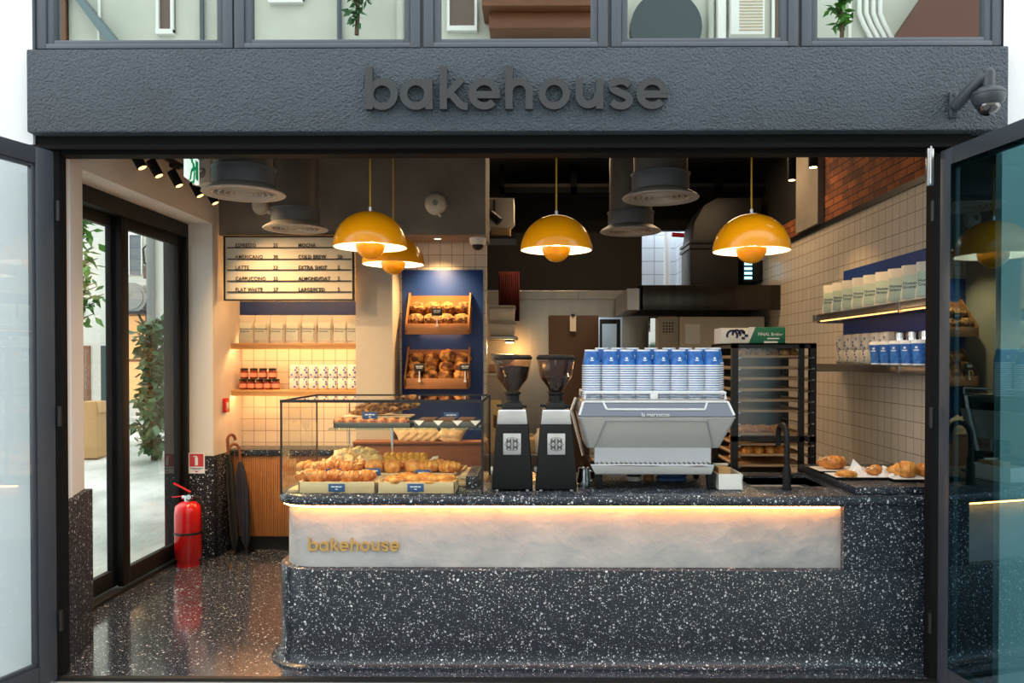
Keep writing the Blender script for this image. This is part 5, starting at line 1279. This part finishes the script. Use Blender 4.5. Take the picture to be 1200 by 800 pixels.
duct(739, 272, 70, 'vertical air duct with round diffuser, lower of the two over the kitchen', dc)
# ---------------------------------------------------------------- track lights, exit sign, alarms
XT = -2.96; ztr = CZ+.492*2.96+.13
yt = lambda q: 900*2.96/(628-q)+CY
tk_ = thing('light_track', 'black ceiling track carrying the spotlights along the left wall', 'track', (XT, .9, ztr))
MB().box(-.018, .018, 0, 1.75, 0, .035, .003).build('rail', m_black, tk_)
MB().box(-.14, .0, .1, .13, .01, .025).box(-.14, .0, 1.55, 1.58, .01, .025).build('bracket', m_black, tk_)
sp1 = thing('track_spotlight', '', 'spotlight')
ax_ = Vector((.42, .05, -.8)).normalized()
MB().cyl((0, 0, -.02), (0, 0, -.09), .012).box(-.02, .02, -.05, .05, -.03, 0).build('stem', m_black, sp1)
c0_ = Vector((0, 0, -.1)); sh_ = MB().cyl(c0_-ax_*.05, c0_+ax_*.08, .037, seg=20).build('housing', m_bmatte, sp1)
MB().cyl(c0_+ax_*.0795, c0_+ax_*.081, .03, seg=16).build('lens', glow('spot_lens', (255, 200, 120), 4), sh_)
for i, q in enumerate((160, 180, 204, 229, 247)):
    lb = 'black track spotlight on the left wall, %s' % ('nearest the shopfront' if i == 0 else ORD[i]+' from the shopfront')
    if i == 0: o = sp1; o['label'] = lb; o['group'] = 'track spotlights'
    else: o = dup(sp1, lb)
    o.location = (XT, yt(q), ztr)
    light('SPOT', 'track_beam', Vector((XT, yt(q), ztr))+c0_+ax_*.09, 175, (255, 208, 150), .03, Vector((XT, yt(q), ztr))+c0_+ax_*2, 110, 1)
ex = thing('exit_sign', 'white and green running-man exit sign hanging near the left ducts', 'exit sign', P(224.5, 197, .75), 1.69)
h_ = 15*S(.75); wx = .13
MB().box(-wx, wx, -.012, .012, -h_, h_, .003).build('panel', M('exit_white', (236, 246, 240), .4, emit=((230, 250, 240), .9)), ex)
mb = MB().box(wx*.35, wx*.8, -.014, -.012, -h_*.75, h_*.75).box(-wx*.8, -wx*.1, -.014, -.012, h_*.5, h_*.8)
mb.box(-.02, .02, -.0145, -.012, h_*.1, h_*.4).stroke([(-.0, 0), (-.045, -.03), (-.07, -.09)], .025, .0145).stroke([(-.0, .02), (.02, -.03), (-.0, -.1)], .025, .0145).stroke([(-.05, .04), (0, .03), (.04, .0)], .018, .0145)
mb.build('running_figure', M('exit_green', (16, 150, 96), .4, emit=((10, 150, 90), .5)), ex, smooth=0)
MB().cyl((-.09, 0, h_), (-.09, 0, ZC-ex.location.z), .006).cyl((.09, 0, h_), (.09, 0, ZC-ex.location.z), .006).build('hanger', m_black, ex)
jb = thing('junction_box', 'tan metal box with two round knockouts beside the exit sign', 'junction box', P(243, 196, 1.35), -.5)
MB().box(-.1, .1, -.06, .06, -.14, .2, .006).build('box_body', m_pillar, jb)
MB().lathe([(0, 0), (.035, 0), (.035, .012), (.022, .012), (.018, .004), (0, .004)], (.02, -.06, .07), 16, 0, 'Y').lathe([(0, 0), (.035, 0), (.035, .012), (.022, .012), (.018, .004), (0, .004)], (.02, -.06, -.06), 16, 0, 'Y').build('knockout', m_alu, jb)
MB().cyl((0, 0, .2), (0, 0, ZC-jb.location.z), .02).build('conduit', m_alu, jb)
al = thing('fire_alarm_sounder', 'white round alarm sounder on the concrete beam', 'alarm', P(511, 239, YBE))
MB().lathe([(0, .07), (.05, .068), (.09, .05), (.108, .02), (.11, 0), (0, 0)], (0, -.0, 0), 28, 0, 'Y').build('housing', M('ivory', (226, 214, 196), .5), al)
MB().lathe([(0, .0), (.028, .0), (.028, .008), (0, .008)], (0, -.068, 0), 16, 0, 'Y').build('centre_vent', M('vent_grey', (150, 150, 140), .6), al)
MB().cyl((.03, -.03, -.1), (.05, -.03, -.13), .012).build('lug', m_signw, al)
def domecam(label, p, tip):
    o = thing('dome_camera', label, 'dome camera', p)
    MB().lathe([(0, 0), (.085, 0), (.085, -.035), (.07, -.07), (0, -.07)], (0, 0, 0), 24).build('base', m_signw, o)
    MB().ball((0, 0, -.065), (.06, .06, .06), 12).build('dome', m_bmatte, o)
    return o
p = P(560, 276, 3.1)
domecam('white dome camera under the concrete beam above the bread board', (p.x, 3.1, PZ(275, YBE)), 0)
cb2 = thing('wall_horn', 'white round horn speaker on the concrete beam behind the ducts', 'speaker', P(308, 243, YBE))
MB().lathe([(0, 0), (.06, 0), (.085, .05), (.07, .1), (0, .12)], (0, 0, 0), 20, 0, 'Y').build('housing', M('ivory2', (220, 206, 186), .5), cb2)
MB().cyl((.05, -.03, -.04), (.09, -.05, -.06), .02).build('lug', m_signw, cb2)
rd = thing('recessed_downlight', 'small recessed downlight in the beam above the bread board', 'downlight', (PX(513, 3.12), 3.12, PZ(275, YBE)))
MB().lathe([(.03, -.001), (.055, -.001), (.055, -.006), (.03, -.006)], (0, 0, 0), 20, closed=True).build('ring', m_alu, rd)
MB().lathe([(0, -.002), (.03, -.002), (.03, -.004), (0, -.004)], (0, 0, 0), 20).build('lens', glow('down_lens', (255, 214, 160), 20), rd)
light('SPOT', 'downlight_beam', rd.location+Vector((0, 0, -.02)), 230, (255, 206, 140), .06, rd.location+Vector((0, -.1, -2)), 120, 1)
def cyl_light(q, y, Y_, label, first=None):
    p = P(q, y, Y_)
    if first: o = dup(first, label, p)
    else:
        o = thing('cylinder_downlight', label, 'downlight', p, group='black cylinder downlights')
        ch_ = MB().cyl((0, 0, 0), (0, 0, .2), .036, seg=20).build('housing', m_bmatte, o); MB().cyl((0, 0, -.002), (0, 0, .002), .028, seg=16).build('lens', glow('cyl_lens', (255, 206, 150), 12), ch_)
        MB().cyl((0, 0, .2), (0, 0, ZC-p.z), .01, seg=8).build('stem', m_bmatte, o)
    light('SPOT', 'cylinder_beam', p+Vector((0, 0, -.01)), 54, (255, 206, 140), .03, p+Vector((.12, 0, -2)), 95, .7)
    return o
c1 = cyl_light(953, 196, 1.3, 'black cylinder downlight nearest the brick wall')
cyl_light(928, 211, 2.2, 'black cylinder downlight left of the concrete pilaster', c1)
# ---------------------------------------------------------------- extinguisher, sign, umbrellas, call point
Ye = 2.5
fe = thing('fire_extinguisher', 'red fire extinguisher standing on the floor by the sliding door', 'fire extinguisher', (PX(220.5, Ye, 640), Ye, 0))
fe.location.y = 2.5; r = 15*S(Ye); hb = PZ(588, Ye)
MB().lathe([(0, 0), (r*.86, 0), (r*.86, .05), (r, .07), (r, hb-.1), (r*.93, hb-.04), (r*.6, hb-.005), (r*.28, hb+.005), (0, hb+.005)], (0, 0, 0), 32).build('cylinder', m_red, fe, smooth=45)
MB().lathe([(r+.003, hb*.5), (r+.006, hb*.5), (r+.006, hb*.5+.02), (r+.003, hb*.5+.02)], (0, 0, 0), 32, closed=True).build('strap', m_black, fe)
MB().cyl((0, 0, hb), (0, 0, hb+.06), .032).cyl((-.05, 0, hb+.04), (.05, 0, hb+.04), .02).lathe([(0, 0), (.022, 0), (.022, .02), (0, .02)], (.03, -.03, hb+.05), 14, 0, 'Y').build('valve', m_chrome, fe)
MB().box(-.15, .03, -.014, .014, -.006, .006, .003, xf=Matrix.Translation((-.0, 0, hb+.1)) @ Matrix.Rotation(.5, 4, 'Y')).box(-.15, .02, -.012, .012, -.005, .005, .003, xf=Matrix.Translation((0, 0, hb+.055)) @ Matrix.Rotation(-.1, 4, 'Y')).build('lever', m_red, fe)
MB().tube([(.04, 0, hb+.045), (.1, .02, hb+.03), (r+.02, .03, hb-.08), (r+.022, .03, hb*.55), (r+.016, .03, hb*.4)], .012, 8).build('hose', m_rub, fe)
fs = thing('fire_extinguisher_sign', 'red and white fire extinguisher sign on the terrazzo column', 'sign', P(230.5, 554.5, YC-.022))
sq = S(YC); w_ = 9.5*sq
fsp = MB().box(-w_, w_, -.002, .002, 0, 24*sq).build('plate', m_signw, fs)
MB().box(-w_*.86, w_*.86, -.003, -.001, 8*sq, 23*sq).build('red_square', m_red, fsp, smooth=0)
MB().box(-.014, .014, -.004, -.002, 9.5*sq, 18.5*sq, 0).box(-.009, .009, -.004, -.002, 18.5*sq, 20.5*sq).box(-.03, .009, -.004, -.002, 19.6*sq, 20.6*sq).build('pictogram', m_signw, fsp, smooth=0)
MB().box(-w_*.8, w_*.8, -.003, -.002, 5.6*sq, 6.3*sq).box(-w_*.5, w_*.5, -.003, -.002, 4.3*sq, 4.9*sq).build('lettering', m_ink, fsp, smooth=0)
MB().prism([(-.022, 2.8*sq), (.022, 2.8*sq), (0, 1.2*sq)], -.003, -.002).build('arrow', m_red, fsp, smooth=0)
def umbrella(name, label, base, topp, rad, mat, hookm, hookdir):
    o = thing(name, label, 'umbrella', base); d = Vector(topp)-Vector(base); L = d.length; Q = d.to_track_quat('Z', 'Y').to_matrix().to_4x4()
    mb = MB(); mb.xf = Q; b = bmesh.new(); n = 24; G = []
    for z, r_ in ((.07, .012), (.14, .03), (.35, .85), (.6, 1), (.78, .8), (.86, .5), (.9, .25)):
        rr = r_ if r_ < .1 else r_*rad
        G.append([b.verts.new((rr*(1+(.28 if k % 3 == 0 else -.1 if k % 3 == 1 else .08))*math.cos(2*PI*k/n+z), rr*(1+(.28 if k % 3 == 0 else -.1 if k % 3 == 1 else .08))*math.sin(2*PI*k/n+z), z*L)) for k in range(n)])
    for A_1, B_1 in zip(G, G[1:]):
        for k in range(n): b.faces.new((A_1[k], A_1[(k+1) % n], B_1[(k+1) % n], B_1[k]))
    mb._merge(b); mb.build('folded_canopy', mat, o, smooth=30)
    mb = MB(); mb.xf = Q; mb.cyl((0, 0, 0), (0, 0, L), .008, seg=8).build('shaft', m_black, o)
    mb = MB(); mb.xf = Q; mb.lathe([(rad*.86, .66*L), (rad*.9, .66*L), (rad*.9, .68*L), (rad*.86, .68*L)], (0, 0, 0), 16, closed=True).build('tie_strap', m_black, o)
    h = Vector(hookdir)
    pts = [(0, 0, .9*L), (0, 0, 1.02*L)]+[tuple(h*(.05-.05*math.cos(a))+Vector((0, 0, 1.02*L+.06*math.sin(a)))) for a in [PI*i/8 for i in range(1, 9)]]
    mb = MB(); mb.xf = Q; mb.tube(pts, .015, 8).build('hook_handle', hookm, o)
    return o
umbrella('umbrella', 'long black folded umbrella leaning on the terrazzo column', (PX(275, 2.86), 2.86, .005), (-3.03, 2.9, 1.09), .036, m_rub, m_brownw, (-1, 0, 0))
umbrella('umbrella', 'navy folded umbrella with curved handle, right of the black one', (PX(290, 2.9), 2.86, .005), (-2.94, 2.965, 1.0), .05, M('navy_cloth', (26, 30, 48), .85), m_brownw, (1, 0, 0))
cpn = thing('call_point', 'small red box on the side of the column', 'call point', (-3.098, 3.0, PZ(475, 2.98)))
MB().box(0, .03, -.05, .05, -.07, .07, .005).build('box_body', m_red, cpn); MB().box(.03, .033, -.025, .025, -.03, .03).build('button_plate', m_signw, cpn)
# ---------------------------------------------------------------- kitchen
Yh = 4.4
hx0, hx1 = PX(750, Yh), PX(933, Yh); hz0, hz1 = PZ(363, Yh), PZ(334, Yh)
hd = thing('extractor_hood', 'wide dark steel extractor hood over the kitchen', 'extractor hood', ((hx0+hx1)/2, Yh, hz0)); w_ = (hx1-hx0)/2; h_ = hz1-hz0
MB().box(-w_, w_, 0, .04, 0, h_, .004).box(-w_, -w_+.03, 0, 1.3, 0, h_).box(w_-.03, w_, 0, 1.3, 0, h_).box(-w_, w_, .04, 1.3, h_-.03, h_).box(-w_, w_, 1.27, 1.3, 0, h_).build('canopy', M('hood_steel', (78, 74, 70), .3, 1, var=(3, (56, 53, 50), .3, (3, 1, .3))), hd)
mb = MB()
for i in range(6): mb.box(-w_+.1+i*.3, -w_+.36+i*.3, .1, 1.2, .08, .11, xf=None)
mb.build('filter', m_black, hd)
MB().prism([(0, 0), (.0, .25), (1.3, .25), (1.3, 0)], -w_-.15, -w_-.01, 'YZ').build('end_plate', m_steel, hd)
du = thing('exhaust_duct', 'big black exhaust duct rising from the extractor hood', 'duct', ((PX(812, 4.8)+PX(862, 4.8))/2, 4.8, hz1))
w_ = (PX(862, 4.8)-PX(806, 4.8))/2; m_bd = M('black_duct', (28, 26, 25), .5, .3)
zt2 = PZ(232, 4.8)-hz1
MB().prism([(-w_, 0), (w_+.0, 0), (w_+.0, zt2-.55)]+[(w_+.45-.45*math.cos(a), zt2-.55+.0+.45*math.sin(a)*0) for a in []]+[(w_+.28, zt2-.4), (w_+.28, zt2), (w_*.1, zt2), (-w_*.45, zt2-.09), (-w_*.85, zt2-.3), (-w_, zt2-.6)], 0, .6, 'XZ', bev=.01).build('duct_body', m_bd, du)
MB().box(-w_-.02, w_+.02, -.02, .62, zt2*.44, zt2*.44+.04).box(-w_-.02, w_+.02, -.02, .62, zt2*.5, zt2*.5+.03).build('flange', m_black, du)
fr = thing('refrigerator', 'large cream upright refrigerator under the extractor hood', 'refrigerator', ((PX(772, 4.75)+PX(896, 4.75))/2, 4.75, 0)); w_ = (PX(896, 4.75)-PX(772, 4.75))/2; zf_ = PZ(371, 4.75)
MB().box(-w_, w_, .05, .9, .1, zf_, .01).build('cabinet', m_cream, fr)
MB().box(-w_, -w_+.24, 0, .05, .12, zf_, .008).build('control_panel', M('grey_cream', (176, 168, 152), .5), fr)
frd = MB().box(-w_+.25, w_, 0, .05, .12, zf_, .01).build('door', m_cream, fr)
mb = MB()
for k in range(4):
    for j in range(4): mb.cyl((-w_+.06+.035*k, -.003, zf_-.08-.035*j), (-w_+.06+.035*k, .001, zf_-.08-.035*j), .011, seg=8)
mb.build('vent', m_black, fr)
MB().box(-w_+.32, -w_+.5, -.004, 0, zf_-.33, zf_-.09).build('notice', m_paper, frd)
MB().box(-w_, w_, .1, .85, 0, .1).build('plinth', m_black, fr)
tag(MB().box(-.02, .13, 0, .02, 0, .62, .004).box(.0, .11, -.005, .0, .03, .6).build('steel_door_panel', m_chrome, loc=(PX(762, 4.9), 4.9, PZ(371, 4.9)-.62)), 'narrow polished steel panel left of the cream refrigerator', 'panel')
cbd = thing('clipboard', 'white paper sheet clipped on the brown cold-room door', 'clipboard', P(671.5, 388, YK-.19)); sk = S(YK-.19)
MB().box(-3.6*sk, 3.6*sk, 0, .01, 0, 18*sk).build('sheet', m_paper, cbd); MB().box(-2*sk, 2*sk, -.02, .01, 17*sk, 20*sk).build('clip', m_black, cbd)
# shelves at the left of the kitchen
Yl = 4.2; sl = S(Yl)
xl = lambda q: PX(q, Yl)
def kshelf(label, y, x0, x1):
    o = thing('kitchen_shelf', label, 'shelf', (xl(x0), Yl, PZ(y, Yl))); W_ = xl(x1)-xl(x0)
    MB().box(0, W_, 0, .5, -.04, 0, .004).build('shelf_board', m_steel, o)
    if 'upper' in label: MB().box(.0, .03, .505, .53, -1.2, 1.2).build('upright', m_alu, o)
    return o.location.z
k1 = kshelf('upper steel kitchen shelf of clear tubs behind the bread wall', 393.5, 560, 606)
k2 = kshelf('middle steel kitchen shelf behind the left grinder', 437, 560, 600)
k3 = kshelf('kitchen worktop shelf behind the grinders', 532, 545, 640)
m_tub = M('frosted_tub', (214, 206, 192), .5)
tb_ = thing('storage_tub', '', 'tub'); wq = 14.5*sl
MB().frus(0, wq*1.9, .3, 17*sl*.86, wq*2.05, .34, bev=.01).build('tub_body', m_tub, tb_); MB().box(-wq*1.08, wq*1.08, -.18, .18, 17*sl*.86, 18*sl, .006).build('lid', M('clear_lid', (150, 146, 138), .3), tb_)
for i, lb in enumerate(('lower translucent tub stacked on the kitchen shelf', 'upper translucent tub stacked on the kitchen shelf')):
    o = tb_ if i == 0 else dup(tb_, lb)
    o['label'] = lb; o['group'] = 'translucent kitchen tubs'; o.location = (xl(588), Yl+.22, k1+i*18.1*sl)
kl = thing('shelf_lamp', 'small warm lamp under the kitchen shelf', 'lamp', (xl(597), Yl+.1, k1-.042)); MB().lathe([(0, 0), (.05, 0), (.06, -.03), (.0, -.03)], (0, 0, 0), 16).build('housing', m_alu, kl); MB().lathe([(0, -.031), (.045, -.031), (.045, -.036), (0, -.036)], (0, 0, 0), 16).build('lens', glow('lamp_lens', (255, 210, 140), 40), kl)
light('POINT', 'shelf_lamp_light', kl.location+Vector((0, 0, -.1)), 14, (255, 190, 110), .05)
bwl = MB().lathe([(0, 0), (.08, 0), (.14, .06), (.135, .065), (.08, .012), (0, .012)], (0, 0, 0), 24).build('bowl', m_signw)
for i in range(3):
    lb = 'white bowl in the stack on the kitchen shelf, %s from the bottom' % ORD[i]
    o = tag(bwl, lb, 'bowl', 'stacked white bowls') if i == 0 else dup(bwl, lb)
    o.location = (xl(588), Yl+.2, k2+.001+.1+.028*i)
tag(MB().box(-.14, .14, -.12, .12, 0, .1, .01).build('wooden_crate', m_oak, loc=(xl(586), Yl+.2, k2)), 'small wooden crate under the white bowls', 'crate')
jg = thing('juice_carton', 'tall cream container with a handle slot on the kitchen worktop behind the left grinder', 'container', (xl(580), Yl+.1, k3))
MB().box(-.07, .07, -.07, .07, 0, .62, .02).build('container_body', M('cream_container', (232, 206, 150), .5), jg); MB().box(-.02, .02, -.075, -.068, .3, .45, .008).build('handle_slot', m_brownw, jg)
for i, (q, h_, m_, nm, lb) in enumerate([(571, .45, m_red, 'red_bottle', 'red bottle at the left of the kitchen worktop'), (595, .3, m_signw, 'white_canister', 'white canister behind the left grinder on the kitchen worktop'), (622, .22, m_kraft, 'paper_packet', 'brown paper packet between the grinders on the kitchen worktop'), (632, .28, m_signw, 'white_jug', 'white jug behind the right grinder on the kitchen worktop')]):
    tag(MB().lathe([(0, 0), (.06, 0), (.065, .02), (.065, h_*.7), (.03, h_*.85), (.03, h_), (0, h_)], (0, 0, 0), 18).build(nm, m_, loc=(xl(q), Yl+.15, k3)), lb, 'container')
rc_ = MB(); b = bmesh.new(); n = 40; sw = S(4.7)
A1 = [b.verts.new((i/n*24*sw, .03*math.sin(i*1.6), 0)) for i in range(n+1)]; B1 = [b.verts.new((i/n*24*sw, .03*math.sin(i*1.6), 58*sw)) for i in range(n+1)]
for i in range(n): b.faces.new((A1[i], A1[i+1], B1[i+1], B1[i]))
rc_._merge(b)
o = tag(rc_.build('red_curtain', M('red_cloth', (92, 10, 12), .7), loc=P(585, 376, 4.75), smooth=60), 'hanging red pleated curtain beside the kitchen shelves', 'curtain')
sm_ = o.modifiers.new('thickness', 'SOLIDIFY'); sm_.thickness = .008
bxk = thing('polystyrene_box', 'white box stored high beside the beam over the kitchen', 'box', P(586, 262, 4.0)); s4 = S(4.0)
MB().prism([(-15*s4, -2*s4), (8*s4, -4*s4), (16*s4, 4*s4), (16*s4, 30*s4), (-15*s4, 30*s4)], 0, .4, bev=.006).build('box_body', M('warm_off_white', (214, 204, 190), .8), bxk)  # one even warm off-white
tag(MB().box(-11*s4, 12*s4, 0, .3, 0, 22*s4, .006).build('brown_carton', m_cardbox, loc=P(586, 276, 4.15)), 'brown carton under the white box over the kitchen', 'carton')
tag(MB().box(-18*s4, 18*s4, 0, .5, -.03, 0).build('bracket_shelf', m_black, loc=P(586, 276.5, 4.05)), 'dark bracket shelf carrying the carton over the kitchen', 'shelf')
ks = thing('black_spotlight', 'black spotlight in front of the white box over the kitchen', 'spotlight', P(579, 255, 3.9)); MB().cyl((-.07, 0, .06), (.06, -.02, -.05), .05, seg=18).build('housing', m_bmatte, ks); MB().box(-.01, .01, 0, .1, .02, .2).build('arm', m_black, ks)
fk = thing('insect_killer', 'small wall unit with bright blue light beyond the right pendant lamp', 'insect killer', (XW-.12, 5.35, PZ(332, 5.35)))
z_ = PZ(308, 5.35)-PZ(332, 5.35); 
MB().box(-.0, .12, -.25, .25, 0, z_, .006).box(-.12, .0, -.25, -.2, 0, z_).build('housing', m_bmatte, fk)
mb = MB()
for k in range(4): mb.box(-.115, -.02, -.262, -.255, z_*(.1+.22*k), z_*(.22+.22*k))
mb.build('light_slot', glow('blue_glow', (150, 220, 240), 3), fk)
tag(MB().tube([(PX(783, YK+.8), YK+.9, 1.6), (PX(783, YK+.8), YK+.9, 3.9)], .05, 10).build('white_pipe', m_signw), 'white vertical pipe in the bright room behind the kitchen', 'pipe')
tag(MB().tube([(PX(787, YK-.1), YK-.1, PZ(275, YK-.1)), (PX(801, YK-.1), YK-.1, PZ(276, YK-.1))], .03, 10).build('red_pipe', m_red), 'short red pipe above the bright opening at the back', 'pipe')
# added ceiling lamps, out of view, to brighten the kitchen
for i, (x, y) in enumerate(((.3, 4.3), (1.9, 3.6))):
    o = thing('added_kitchen_lamp', 'added unseen ceiling lamp brightening the kitchen, %s' % ('nearer the cold room' if i == 0 else 'nearer the right wall'), 'fill light', (x, y, ZC-.06))
    MB().box(-.6, .6, -.06, .06, 0, .06, .008).build('housing', m_signw, o); MB().box(-.58, .58, -.03, .03, -.012, 0).build('tube', glow('batten', (255, 236, 210), 3), o)
    light('AREA', 'kitchen_fill_light', (x, y, ZC-.09), 26, (255, 218, 170), 1.1, (x, y, 0), sy=.1)
light('AREA', 'scullery_fill', (PX(780, YK)+.3, YK+.6, ZC-.1), 15, (235, 245, 255), .8, (PX(780, YK)+.3, YK+.8, 0))  # bare unseen lamp without a fixture, brightens the tiled back room
light('AREA', 'cold_room_fill', ((xd0+xd1)/2, YK+.6, 2.75), 4, (225, 240, 255), .4, ((xd0+xd1)/2, YK+.6, 0))  # unseen lamp with no fixture, lights the inside of the cold room
# ---------------------------------------------------------------- camera, sky, exposure
cd_ = bpy.data.cameras.new('camera'); co = bpy.data.objects.new('camera', cd_); COL.objects.link(co)
cd_.sensor_width = 36; cd_.lens = 36*FPX/1200; cd_.shift_x = SHX; cd_.shift_y = SHY; cd_.clip_start = .05; cd_.clip_end = 200
co.matrix_world = Matrix.Translation((CX, CY, CZ)) @ ROT.to_4x4()
C.camera = co
wd = bpy.data.worlds.new('overcast'); C.world = wd; wd.use_nodes = True
bg = wd.node_tree.nodes['Background']; bg.inputs[0].default_value = (.95, .98, 1, 1); bg.inputs[1].default_value = 2.7
C.view_settings.view_transform = 'Standard'; C.view_settings.look = 'None'; C.view_settings.gamma = 1; C.view_settings.exposure = 0; C.view_settings.use_curve_mapping = False
cy = C.cycles
cy.use_denoising = True; cy.denoiser = 'OPENIMAGEDENOISE'; cy.max_bounces = 9; cy.diffuse_bounces = 4; cy.glossy_bounces = 5; cy.transmission_bounces = 6; cy.transparent_max_bounces = 14
cy.caustics_reflective = False; cy.caustics_refractive = False; cy.sample_clamp_indirect = 6; cy.sample_clamp_direct = 0
# ---------------------------------------------------------------- to metres
S4 = Matrix.Scale(K, 4)
for me in {o.data for o in bpy.data.objects if o.type == 'MESH'}: me.transform(S4)
for o in bpy.data.objects:
    o.location = o.location*K
    if o.type == 'LIGHT':
        l = o.data; l.energy *= K*K
        if l.type == 'AREA': l.size *= K; l.size_y *= K
        else: l.shadow_soft_size *= K
    for m_ in o.modifiers:
        if m_.type == 'SOLIDIFY': m_.thickness *= K
